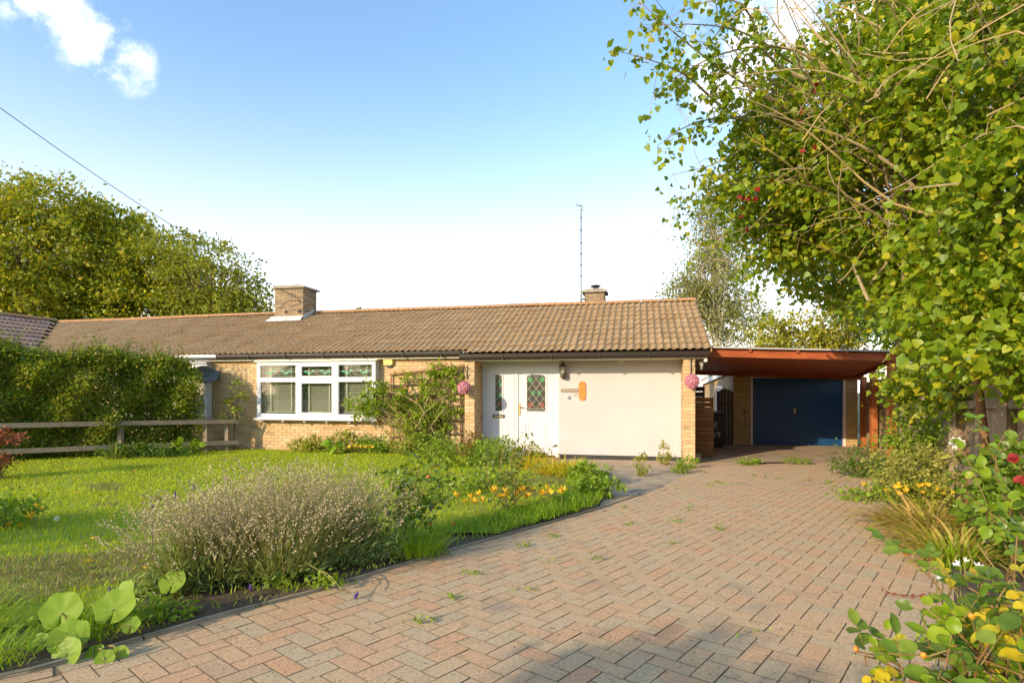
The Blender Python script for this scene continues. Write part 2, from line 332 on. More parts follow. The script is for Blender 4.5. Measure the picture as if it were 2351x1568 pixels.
def lay_bricks(T, specs, mat, parent=None, limit=300, stuff_name='brickwork'):
    """specs: (x, y, z, length, axis). The nearest `limit` become objects of their own, the rest one mesh"""
    rr = random.Random(3)
    def dist(b):
        w = H(b[0], b[1], b[2]); return w.y + (4 if b[3] < 0.09 else 0)
    specs = sorted(specs, key=dist); cache = {}
    for b in specs[:limit]:
        mbk = brick_mesh(b[3], b[4])
        me = cache.get(id(mbk))
        if me is None: me = mbk.mesh('brick'); cache[id(mbk)] = me
        j = rr.uniform(-0.0025, 0.0015)
        T.piece('brick', me, mat, (b[0] + (j if b[4] != 'F' else 0), b[1] + (j if b[4] == 'F' else 0), b[2]), (0, 0, 0), parent)
    rest = specs[limit:]
    if rest:
        mb = MB()
        for b in rest:
            k = brick_mesh(b[3], b[4]); j = rr.uniform(-0.0025, 0.0015)
            mb.add([(v[0] + b[0] + (j if b[4] != 'F' else 0), v[1] + b[1] + (j if b[4] == 'F' else 0), v[2] + b[2]) for v in k.v], k.f)
        T.add(stuff_name, mb, mat, parent, kind='stuff')
# ================================================================== the bungalow
BUN = Thing('bungalow', 'low buff brick bungalow with brown tiled roof, white bay window and cream rendered porch wall', 'bungalow', (-5.5, 0.25, 0))
EY, EZ = -0.09, 2.272; TAN = (3.74 - EZ) / (3.2 - EY); SA = math.atan(TAN)
def roofz(y): return EZ + (y - EY) * TAN
# wall cores (mortar)
mb = MB()
mb.box(-11.45, -10.05, 0.258, 0.46, -0.3, 2.22); mb.box(-7.05, -4.86, 0.258, 0.46, -0.3, 2.22); mb.box(-10.05, -7.05, 0.258, 0.46, -0.3, 0.80); mb.box(-10.05, -7.05, 0.258, 0.46, 2.13, 2.22)
mb.box(-4.844, -4.626, 0.008, 0.70, -0.3, 2.12); mb.box(-0.222, -0.008, 0.008, 0.70, -0.3, 2.12)
mb.box(-0.2, -0.008, 0.705, 6.5, -0.3, 2.2); mb.box(-11.45, -0.2, 6.3, 6.5, -0.3, 2.2)
BUN.add('mortar', mb, m_mortar)
gb = MB(); gb.prism([(0.3, 2.2), (6.2, 2.2), (3.2, 3.60)], -0.19, -0.009, 'x'); BUN.add('gable_wall', gb, m_mortar)
specs = [(a, 0.25, z, l, 'F') for a, z, l in course_bricks(-11.45, -4.86, -0.155, 2.2, (-10.05, -7.05, 0.80, 2.13))]
specs += [(a, 0.0, z, l, 'F') for a, z, l in course_bricks(-4.852, -4.618, -0.155, 2.12)]
specs += [(-4.618, a, z, l, 'R') for a, z, l in course_bricks(0.006, 0.62, -0.155, 2.12, phase=0.1)]
specs += [(a, 0.0, z, l, 'F') for a, z, l in course_bricks(-0.23, 0.0, -0.155, 2.12)]
specs += [(-0.23, a, z, l, 'L') for a, z, l in course_bricks(0.006, 0.62, -0.155, 2.12, phase=0.1)]
lay_bricks(BUN, specs, m_brick, None, 300)
gs = [(0.0, a, z, l, 'R') for a, z, l in course_bricks(0.006, 6.5, -0.155, 2.2)]
mb = MB()
for b in gs:
    k = brick_mesh(b[3], 'R'); mb.add([(v[0] + b[0], v[1] + b[1], v[2] + b[2]) for v in k.v], k.f)
BUN.add('gable_brickwork', mb, m_brick, kind='stuff')
# rendered wall and plinth
BUN.add('rendered_wall', MB().box(-2.845, -0.231, 0.62, 0.74, 0.04, 2.11), m_render)
BUN.add('plinth', MB().box(-2.845, -0.231, 0.606, 0.74, -0.25, 0.041), m_plinth)
BUN.add('air_vent', MB().box(-1.56, -1.40, 0.598, 0.619, 2.055, 2.105).box(-1.55, -1.41, 0.594, 0.5985, 2.075, 2.085), m_cream)
# fascia, soffit, gutters
BUN.add('soffit', MB().box(-4.86, 0.20, -0.028, 0.63, 2.112, 2.128), m_cream)
BUN.add('soffit', MB().box(-11.45, -4.87, 0.135, 0.26, 2.20, 2.214), m_cream)
BUN.add('fascia_board', MB().box(-4.87, 0.22, -0.046, -0.029, 2.10, 2.25), m_cream)
BUN.add('fascia_board', MB().box(-11.45, -4.875, 0.117, 0.134, 2.178, 2.335), m_cream)
BUN.add('fascia_end_block', MB().box(0.16, 0.222, -0.028, 0.02, 2.03, 2.111), m_white)
def gutter(x0, x1, y, z):
    pr = [(y, z + 0.112), (y - 0.012, z + 0.112), (y - 0.115, z + 0.115), (y - 0.118, z + 0.098), (y - 0.104, z + 0.090), (y - 0.110, z + 0.062), (y - 0.098, z + 0.054), (y - 0.094, z + 0.030), (y - 0.075, z + 0.006), (y - 0.05, z), (y, z)]
    return MB().prism(pr, x0, x1, 'x')
BUN.add('gutter', gutter(-4.93, 0.26, -0.047, 2.122), m_gutter)
BUN.add('gutter', gutter(-11.2, -4.945, 0.116, 2.215), m_gutter)
gbk = MB().box(-0.012, 0.012, -0.125, 0, -0.006, 0.118).mesh('gutter_bracket')
for x in (-3.95, -2.9, -1.9, -0.9): BUN.piece('gutter_bracket', gbk, m_gutter, (x, -0.045, 2.120))
for x in (-10.3, -9.3, -8.3, -7.3, -6.3, -5.4): BUN.piece('gutter_bracket', gbk, m_gutter, (x, 0.118, 2.213))
# roof
def tile_mesh(L, w=0.30):
    us = [0, .16, .34, .44, .54, .66, .80, .92, 1.0]; hs = [0.003, 0, 0.003, 0.011, 0.022, 0.029, 0.026, 0.013, 0.002]
    px = [(w / 2) * u for u in us] + [(w / 2) * (1 + u) for u in us[1:]]; pz = hs + hs[1:]
    n = len(px); mb = MB(); lift = 0.024 * L / 0.345
    vs = [(px[i], 0, pz[i] + lift) for i in range(n)] + [(px[i], L + 0.055, pz[i] - 0.004) for i in range(n)] + [(px[i], 0.004, pz[i] + lift - 0.016) for i in range(n)]
    fs = [(i, i + 1, n + i + 1, n + i) for i in range(n - 1)] + [(2 * n + i, 2 * n + i + 1, i + 1, i) for i in range(n - 1)]
    return mb.add(vs, fs)
G = 0.345; GC = math.cos(SA); NC = 11
TM_full, TM_cut, TM_top = tile_mesh(G), tile_mesh(G - 0.186), tile_mesh(0.10)
def tiles_for(k0, k1, T, roof, limit, mat, clip=None, sx=0.30):
    out = []
    for k in range(k0, k1):
        x = 0.30 - 0.30 * (k + 1)
        for r in range(NC):
            v = r * G; kind = 'f'
            if k >= 17 and r == 0: v = 0.186; kind = 'c'
            if r == NC - 1: kind = 't'
            y = EY + v * GC
            if clip and not clip(x, y): continue
            out.append((x, y, roofz(y), kind))
    out.sort(key=lambda t: H(t[0], t[1]).y)
    rr = random.Random(5); ms = {}
    src = {'f': TM_full, 'c': TM_cut, 't': TM_top}
    for x, y, z, kd in out[:limit]:
        if kd not in ms: ms[kd] = src[kd].mesh('roof_tile', smooth=False)
        T.piece('roof_tile', ms[kd], mat, (x + rr.uniform(-.003, .003), y + rr.uniform(-.006, .006), z + rr.uniform(0, .005)), (SA + rr.uniform(-.008, .008), rr.uniform(-.006, .006), 0), roof)
    rest = out[limit:]
    if rest:
        mb = MB(); 
        for x, y, z, kd in rest:
            m = Matrix.Translation((x + rr.uniform(-.003, .003), y + rr.uniform(-.006, .006), z + rr.uniform(0, .005))) @ Matrix.Rotation(SA + rr.uniform(-.008, .008), 4, 'X')
            mb.add([m @ Vector(v) for v in src[kd].v], src[kd].f)
        T.add('far_roof_tiles', mb, mat, roof, kind='stuff')
rz = -0.03
deck = MB()
deck.add([(-4.88, EY + .02, EZ + rz), (0.27, EY + .02, EZ + rz), (0.27, 3.2, 3.74 + rz), (-4.88, 3.2, 3.74 + rz)], [(0, 1, 2, 3)])
deck.add([(-11.45, 0.10, roofz(0.10) + rz), (-4.88, 0.10, roofz(0.10) + rz), (-4.88, 3.2, 3.74 + rz), (-11.45, 3.2, 3.74 + rz)], [(0, 1, 2, 3)])
deck.add([(-11.45, 3.2, 3.74 + rz), (0.27, 3.2, 3.74 + rz), (0.27, 6.7, roofz(-.3)), (-11.45, 6.7, roofz(-.3))], [(0, 1, 2, 3)])
deck.box(0.255, 0.272, EY + .02, 0.3, EZ - .06, EZ - 0.03)
roof = BUN.add('roof', deck, m_gutter)
tiles_for(0, 39, BUN, roof, 300, m_tile)
vb = MB()
vb.add([(0.285, EY, EZ - .05), (0.305, EY, EZ - .05), (0.305, EY, EZ + .018), (0.285, EY, EZ + .018), (0.285, 3.2, 3.69), (0.305, 3.2, 3.69), (0.305, 3.2, 3.758), (0.285, 3.2, 3.758)],
       [(0, 1, 2, 3), (1, 5, 6, 2), (0, 3, 7, 4), (4, 7, 6, 5), (2, 6, 7, 3), (0, 4, 5, 1)])
BUN.add('verge', vb, m_ridge, roof)
def ridge_mesh(L=0.44):
    n = 9; vs = []; 
    for yy in (0, L):
        for k in range(n):
            a = math.pi * k / (n - 1); vs.append((yy, -0.125 * math.cos(a), 0.085 * math.sin(a)))
        for k in range(n):
            a = math.pi * k / (n - 1); vs.append((yy, -0.108 * math.cos(a), 0.068 * math.sin(a)))
    fs = [(k, k + 1, 2 * n + k + 1, 2 * n + k) for k in range(n - 1)] + [(n + k, k, k + 1, n + k + 1)[::-1] for k in range(n - 1)] + [(3 * n + k, 2 * n + k, 2 * n + k + 1, 3 * n + k + 1) for k in range(n - 1)]
    return MB().add(vs, fs)
RM = ridge_mesh().mesh('ridge_tile', smooth=False)
for i in range(26):
    x = 0.31 - 0.45 * (i + 1)
    if -11.4 < x + .22 < -10.4: continue
    BUN.piece('ridge_tile', RM, m_ridge, (x, 3.2, 3.742 + random.uniform(0, .008) - 0.012 * math.sin(i * .35) ** 2), (0, random.uniform(-.006, .006), random.uniform(-.01, .01)), roof)
# chimneys
def chimney(x0, x1, y0, y1, z0, z1, cap, drop_y=True):
    c = BUN.add('chimney', MB().box(x0 + .008, x1 - .008, y0 + .008, y1 - .008, z0, z1), m_mortar_old)
    sp = [(a, y0, z, l, 'F') for a, z, l in course_bricks(x0, x1, z0, z1)] + [(x1, a, z, l, 'R') for a, z, l in course_bricks(y0 + .005, y1, z0, z1, phase=.1)]
    lay_bricks(BUN, sp, m_brick_old, c, 200)
    cb = MB(); cb.box(x0 - .07, x1 + .07, y0 - .07, y1 + .07, z1, z1 + cap)
    cb.prism([(x0 - .05, z1 + cap + .001), (x1 + .05, z1 + cap + .001), (x1 - .1, z1 + cap + .05), ((x0 + x1) / 2, z1 + cap + .035), (x0 + .15, z1 + cap + .045)][::-1], y0 - .04, y1 + .02, 'y')
    BUN.add('cap', cb, m_concrete_cap, c)
    return c
ch1 = chimney(-11.435, -10.506, 2.60, 3.30, 3.42, 4.40, 0.045)
fl = MB(); fl.add([(-11.52, 2.585, 3.60), (-10.50, 2.585, 3.60), (-10.47, 2.40, roofz(2.40) + .055), (-11.60, 2.38, roofz(2.38) + .055)], [(0, 3, 2, 1)])
fl.add([(-10.498, 2.59, 3.62), (-10.498, 3.15, 3.86), (-10.498, 3.15, roofz(3.15) + .04), (-10.498, 2.59, 3.48)], [(0, 3, 2, 1)]); BUN.add('flashing', fl, m_lead_flash, ch1)
cw = MB(); cw.tube([H(0, 0) * 0 + Vector(p) for p in [(-11.2, 2.585, 4.36), (-10.95, 2.58, 4.24), (-10.62, 2.575, 4.07), (-10.58, 2.575, 3.98)]], 0.009, 5)
cw.tube([(-10.6, 2.575, 4.03), (-10.95, 2.575, 4.04), (-11.1, 2.575, 3.97), (-11.2, 2.575, 3.85), (-11.3, 2.575, 3.84)], 0.006, 5); cw.tube([(-10.6, 2.575, 3.95), (-10.9, 2.575, 3.86), (-10.7, 2.575, 3.75), (-10.5, 2.57, 3.80)], 0.006, 5)
cw.box(-11.08, -11.03, 2.56, 2.59, 3.70, 3.76); cw.box(-10.66, -10.58, 2.55, 2.59, 3.70, 3.76); BUN.add('cables', cw, m_cable, ch1)
ch2 = chimney(-2.571, -2.02, 3.75, 4.35, 3.35, 4.15, 0.06)
cow = MB(); cow.lathe([(0.0, 0.0), (0.075, 0.0), (0.075, 0.07), (0.0, 0.07)], (-2.28, 4.0, 4.26), 10); cow.lathe([(0, 0.12), (0.15, 0.10), (0.13, 0.13), (0, 0.16)], (-2.28, 4.0, 4.25), 12)
for a in range(4): cow.tube([(-2.28 + .07 * math.cos(a * 1.57), 4.0 + .07 * math.sin(a * 1.57), 4.3), (-2.28 + .1 * math.cos(a * 1.57), 4.0 + .1 * math.sin(a * 1.57), 4.37)], 0.006, 4)
BUN.add('cowl', cow, m_iron, ch2)

# bay window
X0, X1, Z0, Z1, WY = -10.10, -7.0, 0.80, 2.14, 0.05
M1, M2 = -8.99, -8.00
fr = MB(); fw = 0.075
fr.box(X0, X0 + fw, WY, WY + .07, Z0, Z1); fr.box(X1 - fw, X1, WY, WY + .07, Z0, Z1)
fr.box(X0 + fw, X1 - fw, WY, WY + .07, Z1 - .07, Z1); fr.box(X0 + fw, X1 - fw, WY, WY + .07, Z0, Z0 + .085)
fr.box(M1 - .05, M1 + .05, WY - .003, WY + .07, Z0 + .085, Z1 - .07); fr.box(M2 - .05, M2 + .05, WY - .003, WY + .07, Z0 + .085, Z1 - .07)
for a, b in ((X0 + fw, M1 - .05), (M1 + .05, M2 - .05), (M2 + .05, X1 - fw)): fr.box(a, b, WY, WY + .07, 1.672, 1.748)
fr.box(X0, X0 + .05, WY + .07, 0.257, Z0, Z1); fr.box(X1 - .05, X1, WY + .07, 0.257, Z0, Z1)
fr.box(X0 + .05, X1 - .05, WY + .07, 0.257, Z1 - .03, Z1)
win = BUN.add('bay_window', fr, m_white)
BUN.add('head_board', MB().box(X0 - .05, X1 + .05, WY - .05, 0.25, Z1 + .001, Z1 + .03), m_cream, win)
BUN.add('sill', MB().box(X0 - .05, X1 + .05, WY - .06, 0.25, Z0 - .045, Z0 - .001), m_white, win)
lights = [(X0 + fw, M1 - .05), (M1 + .05, M2 - .05), (M2 + .05, X1 - fw)]
for i, (a, b) in enumerate(lights):
    for j, (z0, z1) in enumerate(((Z0 + .085, 1.672), (1.748, Z1 - .07))):
        w = 0.05 if i == 1 else 0.018
        s_ = MB(); y0 = WY - .012 if i == 1 else WY + .012
        s_.box(a, a + w, y0, WY + .05, z0, z1); s_.box(b - w, b, y0, WY + .05, z0, z1); s_.box(a + w, b - w, y0, WY + .05, z1 - w, z1); s_.box(a + w, b - w, y0, WY + .05, z0, z0 + w)
        BUN.add('sash', s_, m_white, win)
        BUN.add('pane', MB().box(a + w, b - w, WY + .030, WY + .036, z0 + w, z1 - w), m_glass, win)
    # leaded leaf motif in the top light
    cx = (a + b) / 2; zc = 1.89; lm = MB(); lv = MB()
    lm.box(a + .02, b - .02, WY + .024, WY + .029, zc + .012, zc + .017)
    for sgn in (-1, 1):
        pts = [(cx + sgn * (0.02 + .3 * t), WY + .025, zc + 0.04 * math.sin(t * 9)) for t in np.linspace(0, 1, 14)]; lm.tube(pts, 0.004, 4)
        for t, dz in ((.12, .03), (.24, -.02), (.31, .01), (.19, -.03)):
            q = (cx + sgn * t, zc + dz); lv.prism([(q[0] - .035, q[1]), (q[0], q[1] - .022), (q[0] + .035, q[1] + .006), (q[0], q[1] + .022)], WY + .021, WY + .025, 'y')
    lm.lathe([(0.05, -.003), (0.056, 0), (0.05, .003)], (0, 0, 0), 4) if False else None
    for t in range(10):
        a0, a1 = 2 * math.pi * t / 10, 2 * math.pi * (t + 1) / 10
        lm.tube([(cx + .05 * math.cos(a0), WY + .025, zc + .065 * math.sin(a0)), (cx + .05 * math.cos(a1), WY + .025, zc + .065 * math.sin(a1))], 0.003, 4)
    BUN.add('leadwork', lm, m_lead, win); BUN.add('leaf_glass', lv, m_teal, win)
cb = MB().lathe([(0.0, 0), (0.03, 0.0), (0.036, 0.03), (0.03, 0.06), (0.0, 0.06)], (0, 0, 0), 8).mesh('corbel')
for i in range(6): BUN.piece('corbel', cb, m_white, (X0 + .1 + i * .58, 0.10, Z0 - .106), (0, 0, 0), win)
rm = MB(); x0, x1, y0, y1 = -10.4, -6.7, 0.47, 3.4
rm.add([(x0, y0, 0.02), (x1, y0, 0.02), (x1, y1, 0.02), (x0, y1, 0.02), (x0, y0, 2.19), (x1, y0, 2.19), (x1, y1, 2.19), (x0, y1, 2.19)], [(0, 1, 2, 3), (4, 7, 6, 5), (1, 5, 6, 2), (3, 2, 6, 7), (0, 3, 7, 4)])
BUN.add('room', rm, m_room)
for bi, (a, b) in enumerate(((-10.02, -9.02), (-8.98, -8.02), (-7.98, -7.08))):
    nm = ('leftmost', 'middle', 'rightmost')[bi]
    B = Thing('venetian_blind', f'cream slatted venetian blind behind the {nm} light of the bay window', 'blind', ((a + b) / 2, 0.2, 0.93), group='blinds in the bay window')
    sm = MB(); w = (b - a) / 2
    sm.add([(-w, -.022, -.016), (w, -.022, -.016), (w, .022, .012), (-w, .022, .012), (-w, -.022, -.013), (w, -.022, -.013), (w, .022, .015), (-w, .022, .015)], [(0, 3, 2, 1), (4, 5, 6, 7), (0, 1, 5, 4), (2, 3, 7, 6), (1, 2, 6, 5), (3, 0, 4, 7)])
    sme = sm.mesh('slat')
    for k in range(23): B.piece('slat', sme, m_slat, ((a + b) / 2, 0.2, 0.975 + k * .049))
    for q in (.22, .78): B.add('tape', MB().box(a + (b - a) * q - .02, a + (b - a) * q + .02, 0.166, 0.170, 0.94, 2.09), m_slat)
    B.add('bottom_rail', MB().box(a, b, 0.178, 0.222, 0.925, 0.95), m_slat)
cu = MB()
for x0, n_ in ((-10.03, 5), (-7.42, 5)):
    pts = [(x0 + .07 * k, 0.27 + (.02 if k % 2 else -.02)) for k in range(n_ + 1)]
    cu.add([(p[0], p[1], .86) for p in pts] + [(p[0], p[1], 2.1) for p in pts], [(i, i + 1, n_ + 2 + i, n_ + 1 + i) for i in range(n_)])
single('net_curtain', 'pale pleated curtain hanging inside the bay window', 'curtain', cu, m_slat, (-8.7, 0.27, .86))

# front door and side panel
DY = 0.62
df = MB()
df.box(-4.617, -4.54, DY, DY + .08, -0.03, 2.11); df.box(-3.86, -3.78, DY, DY + .08, -0.03, 2.11); df.box(-2.93, -2.846, DY, DY + .08, -0.03, 2.11)
df.box(-4.54, -3.86, DY, DY + .08, 2.03, 2.11); df.box(-3.78, -2.93, DY, DY + .08, 2.03, 2.11); df.box(-4.54, -3.86, DY, DY + .08, -0.03, 0.035)
BUN.add('door_frame', df, m_white)
def frame_rect(mb, x0, x1, z0, z1, w, y0, y1):
    mb.box(x0, x0 + w, y0, y1, z0, z1); mb.box(x1 - w, x1, y0, y1, z0, z1); mb.box(x0 + w, x1 - w, y0, y1, z1 - w, z1); mb.box(x0 + w, x1 - w, y0, y1, z0, z0 + w); return mb
sp = BUN.add('side_panel', frame_rect(MB().box(-4.54, -3.86, DY + .02, DY + .06, .035, 2.03), -4.53, -3.87, .045, 2.02, .06, DY + .010, DY + .0195), m_white)
BUN.add('moulding', frame_rect(frame_rect(MB(), -4.345, -4.125, .955, 1.845, .032, DY + .008, DY + .0192), -4.42, -4.02, .13, .78, .022, DY + .011, DY + .0192), m_white, sp)
BUN.add('pane', MB().box(-4.312, -4.157, DY + .014, DY + .0185, .988, 1.812), m_dglass, sp)
ll = MB(); lg = MB(); lr = MB()
for k in range(5): ll.bar((-4.312, DY + .012, 1.05 + k * .17), (-4.157, DY + .012, 1.25 + k * .17 if k < 4 else 1.81), .006, .003, (0, 1, 0))
for z in (1.62, 1.36): 
    for dx, dz in ((0, .03), (.035, -.01), (-.03, -.02), (.02, -.05)): lg.prism([(-4.215 + dx - .022, z + dz), (-4.215 + dx, z + dz - .02), (-4.215 + dx + .022, z + dz), (-4.215 + dx, z + dz + .02)], DY + .009, DY + .012, 'y')
for k in range(5): lr.prism([(-4.20 + .03 * math.cos(k * 1.26) - .016, 1.16 + .03 * math.sin(k * 1.26)), (-4.20 + .03 * math.cos(k * 1.26), 1.144 + .03 * math.sin(k * 1.26)), (-4.20 + .03 * math.cos(k * 1.26) + .016, 1.16 + .03 * math.sin(k * 1.26)), (-4.20 + .03 * math.cos(k * 1.26), 1.176 + .03 * math.sin(k * 1.26))], DY + .009, DY + .012, 'y')
BUN.add('leadwork', ll, m_lead, sp); BUN.add('leaf_glass', lg, m_ggreen, sp); BUN.add('rose_glass', lr, m_gred, sp)
BUN.add('letterbox', frame_rect(MB().box(-4.36, -4.11, DY + .012, DY + .018, .845, .895), -4.375, -4.095, .832, .908, .014, DY + .004, DY + .0185), m_iron, sp)
BUN.add('letterbox_flap', MB().box(-4.335, -4.13, DY + .006, DY + .0115, .856, .878), m_brass, sp)
dr = BUN.add('front_door', MB().box(-3.78, -2.93, DY + .02, DY + .06, .0, 2.03), m_white)
BUN.add('moulding', frame_rect(frame_rect(frame_rect(MB(), -3.61, -3.12, .955, 1.845, .034, DY + .006, DY + .0192), -3.63, -3.10, .25, .80, .02, DY + .010, DY + .0192), -3.56, -3.17, .32, .73, .02, DY + .010, DY + .0192), m_white, dr)
gx0, gx1, gz0, gz1 = -3.574, -3.156, 0.99, 1.775
arch = [(gx0, gz0), (gx1, gz0), (gx1, gz1)] + [(gx1 + (gx0 - gx1) * t, gz1 + .045 * math.sin(math.pi * t)) for t in np.linspace(.1, .9, 8)] + [(gx0, gz1)]
BUN.add('pane', MB().prism(arch, DY + .014, DY + .0185, 'y'), m_dglass, dr)
ll = MB(); lg = MB(); lr = MB(); lw = gx1 - gx0
def clipbar(xa, za, xb, zb):
    pts = []
    for t in np.linspace(0, 1, 60):
        x, z = xa + (xb - xa) * t, za + (zb - za) * t
        if gx0 <= x <= gx1 and gz0 <= z <= gz1 + .03: pts.append((x, z))
    if len(pts) > 1: ll.bar((pts[0][0], DY + .012, pts[0][1]), (pts[-1][0], DY + .012, pts[-1][1]), .006, .003, (0, 1, 0))
for k in range(-4, 7):
    z = gz0 + k * .225; clipbar(gx0, z, gx1, z + lw * 1.35); clipbar(gx1, z, gx0, z + lw * 1.35)
def flower(mb, x, z, r, n):
    for k in range(n):
        a = 2 * math.pi * k / n + .3; c = (x + r * math.cos(a), z + r * math.sin(a)); q = r * .62
        mb.prism([(c[0] - q, c[1]), (c[0], c[1] - q * .7), (c[0] + q, c[1]), (c[0], c[1] + q * .7)], DY + .0085, DY + .0115, 'y')
for x in (gx0 + .075, gx1 - .075): flower(lg, x, 1.70, .04, 6); flower(lr, x, 1.13, .036, 7)
for x in (gx0 + .14, gx1 - .14): flower(lg, x, 1.40, .034, 5)
for sg, xx in ((1, gx0 + .06), (-1, gx1 - .06)):
    ll.tube([(xx + sg * .13 * t, DY + .012, 1.04 + .03 * math.sin(t * 12)) for t in np.linspace(0, 1, 12)], .005, 4)
BUN.add('leadwork', ll, m_lead, dr); BUN.add('leaf_glass', lg, m_ggreen, dr); BUN.add('rose_glass', lr, m_gred, dr)
hb = MB(); hb.box(-3.765, -3.725, DY + .006, DY + .019, .90, 1.16); hb.tube([(-3.745, DY + .006, 1.08), (-3.745, DY - .04, 1.08), (-3.66, DY - .045, 1.075), (-3.63, DY - .04, 1.07)], .009, 6); BUN.add('handle', hb, m_brass, dr)
BUN.add('doorstep', MB().box(-4.0, -2.80, 0.25, 0.619, -0.25, -0.035), m_step)

# ------------------------------------------------------------------ things fixed to the house
def lantern(name, label, x, y, z, s=1.0, hang=False):
    L_ = Thing(name, label, 'wall lamp', (x, y, z))
    b = MB(); b.lathe([(0, .395 * s), (.008 * s, .39 * s), (.012 * s, .36 * s), (.022 * s, .34 * s), (.03 * s, .325 * s), (.082 * s, .27 * s), (.09 * s, .255 * s), (.082 * s, .25 * s)], (x, y, z), 6); L_.add('cap', b, m_lamp)
    g = MB(); g.lathe([(.072 * s, .25 * s), (.045 * s, .115 * s), (0, .115 * s)], (x, y, z), 6); L_.add('lamp_glass', g, m_lampglass)
    c = MB()
    for k in range(6):
        a = k * math.pi / 3; c.tube([(x + .077 * s * math.cos(a), y + .077 * s * math.sin(a), z + .25 * s), (x + .048 * s * math.cos(a), y + .048 * s * math.sin(a), z + .11 * s)], .004 * s, 4)
    c.lathe([(0, .112 * s), (.055 * s, .11 * s), (.062 * s, .08 * s), (.06 * s, .03 * s), (.04 * s, .005 * s), (0, 0)], (x, y, z), 8)
    if hang: c.tube([(x, y, z + .39 * s), (x, y, z + .55 * s)], .006, 5)
    else: c.tube([(x, y, z + .06 * s), (x, y + .06 * s, z + .03 * s), (x, y + .105, z + .05 * s)], .012 * s, 6); c.box(x - .035 * s, x + .035 * s, y + .10, y + .118, z - .02 * s, z + .14 * s)
    L_.add('bracket', c, m_lamp)
lantern('wall_lantern', 'dark metal coach lantern on the cream wall beside the front door', -2.744, .50, 1.725)
lantern('wall_lantern', 'small dark lantern hanging under the eave corner by the carport', 0.13, 0.10, 1.86, .62, True)
mb = MB().box(-2.80, -2.42, .600, .6195, 1.425, 1.495); np_ = Thing('name_plaque', 'long narrow weathered brown plaque on the cream wall', 'plaque', (-2.61, .61, 1.425)); np_.add('board', mb, m_plaque)
tl = MB()
for k in range(22):
    x = -2.78 + k * .0165; tl.box(x, x + .009, .5965, .5998, 1.445 + .008 * math.sin(k * 2.1), 1.472 + .006 * math.sin(k * 1.3))
np_.add('lettering', tl, m_lead)
th = Thing('orange_board', 'bright orange upright board with rounded ends on the cream wall', 'board', (-2.33, .60, 1.235))
oc = [(-2.406, 1.30), (-2.375, 1.245), (-2.33, 1.237), (-2.285, 1.245), (-2.254, 1.30), (-2.254, 1.60), (-2.285, 1.652), (-2.33, 1.66), (-2.375, 1.652), (-2.406, 1.60)]
th.add('backing', MB().prism(oc, .596, .6195, 'y'), m_orange); th.add('gauge', MB().box(-2.338, -2.322, .590, .5955, 1.32, 1.60).lathe([(0, 0), (.012, .006), (.012, .016), (0, .022)], (-2.33, .593, 1.29), 8), m_orange)
nd = Thing('house_number', 'small grey house number 59 on the cream wall', 'house number', (-2.472, .61, 1.325)); nd.add('digits', moved(text_mb('59', .10, .006), -2.472, .612, 1.362), m_number)
db = Thing('doorbell', 'small round brass doorbell on the cream wall', 'doorbell', (-2.617, .61, 1.295))
def disc(x, y0, y1, z, r, n=12): return MB().prism([(x + r * math.cos(2 * math.pi * k / n), z + r * math.sin(2 * math.pi * k / n)) for k in range(n)], y0, y1, 'y')
db.add('surround', disc(-2.617, .605, .6195, 1.295, .034), m_iron); db.add('button', disc(-2.617, .598, .6048, 1.295, .016), m_white)
al = Thing('alarm_box', 'yellow burglar alarm box under the gutter right of the bay window', 'alarm box', (-6.74, .24, 2.0)); al.add('cover', MB().box(-6.86, -6.64, .165, .249, 2.045, 2.19), m_yellow); al.add('strobe', MB().box(-6.82, -6.68, .175, .24, 2.0, 2.044), m_dglass)
mast = Thing('aerial_mast', 'tall thin aerial mast rising beside the right chimney', 'aerial', (-2.66, 3.72, 3.6)); mast.add('pole', MB().tube([(-2.66, 3.72, 3.5), (-2.66, 3.72, 6.55)], .02, 8), m_grey_metal)
ms_ = MB()
for z in (3.9, 4.05, 4.6, 4.9, 5.2, 5.5, 5.85, 6.2): ms_.tube([(-2.66, 3.72, z), (-2.66, 3.72, z + .035)], .027, 6)
ms_.box(-2.66, -2.56, 3.70, 3.745, 3.95, 3.99); mast.add('clamp', ms_, m_iron)
mh = MB(); mh.tube([(-2.80, 3.72, 6.58), (-2.60, 3.72, 6.53)], .012, 6); mh.tube([(-2.78, 3.64, 6.575), (-2.78, 3.8, 6.575)], .006, 5); mh.tube([(-2.70, 3.62, 6.555), (-2.70, 3.82, 6.555)], .006, 5); mh.box(-2.67, -2.61, 3.69, 3.75, 6.42, 6.52); mast.add('antenna', mh, m_grey_metal)
wp0, wp1 = at(-60, 205, 9.0), H(-11.2, 2.585, 4.36); wm = MB(); wm.tube([wp0.lerp(wp1, t) - Vector((0, 0, .16 * 4 * t * (1 - t))) for t in np.linspace(0, 1, 24)], .007, 5)
single('telephone_wire', 'black overhead wire running down from the sky to the left chimney', 'wire', wm, m_cable, wp1, 'W')

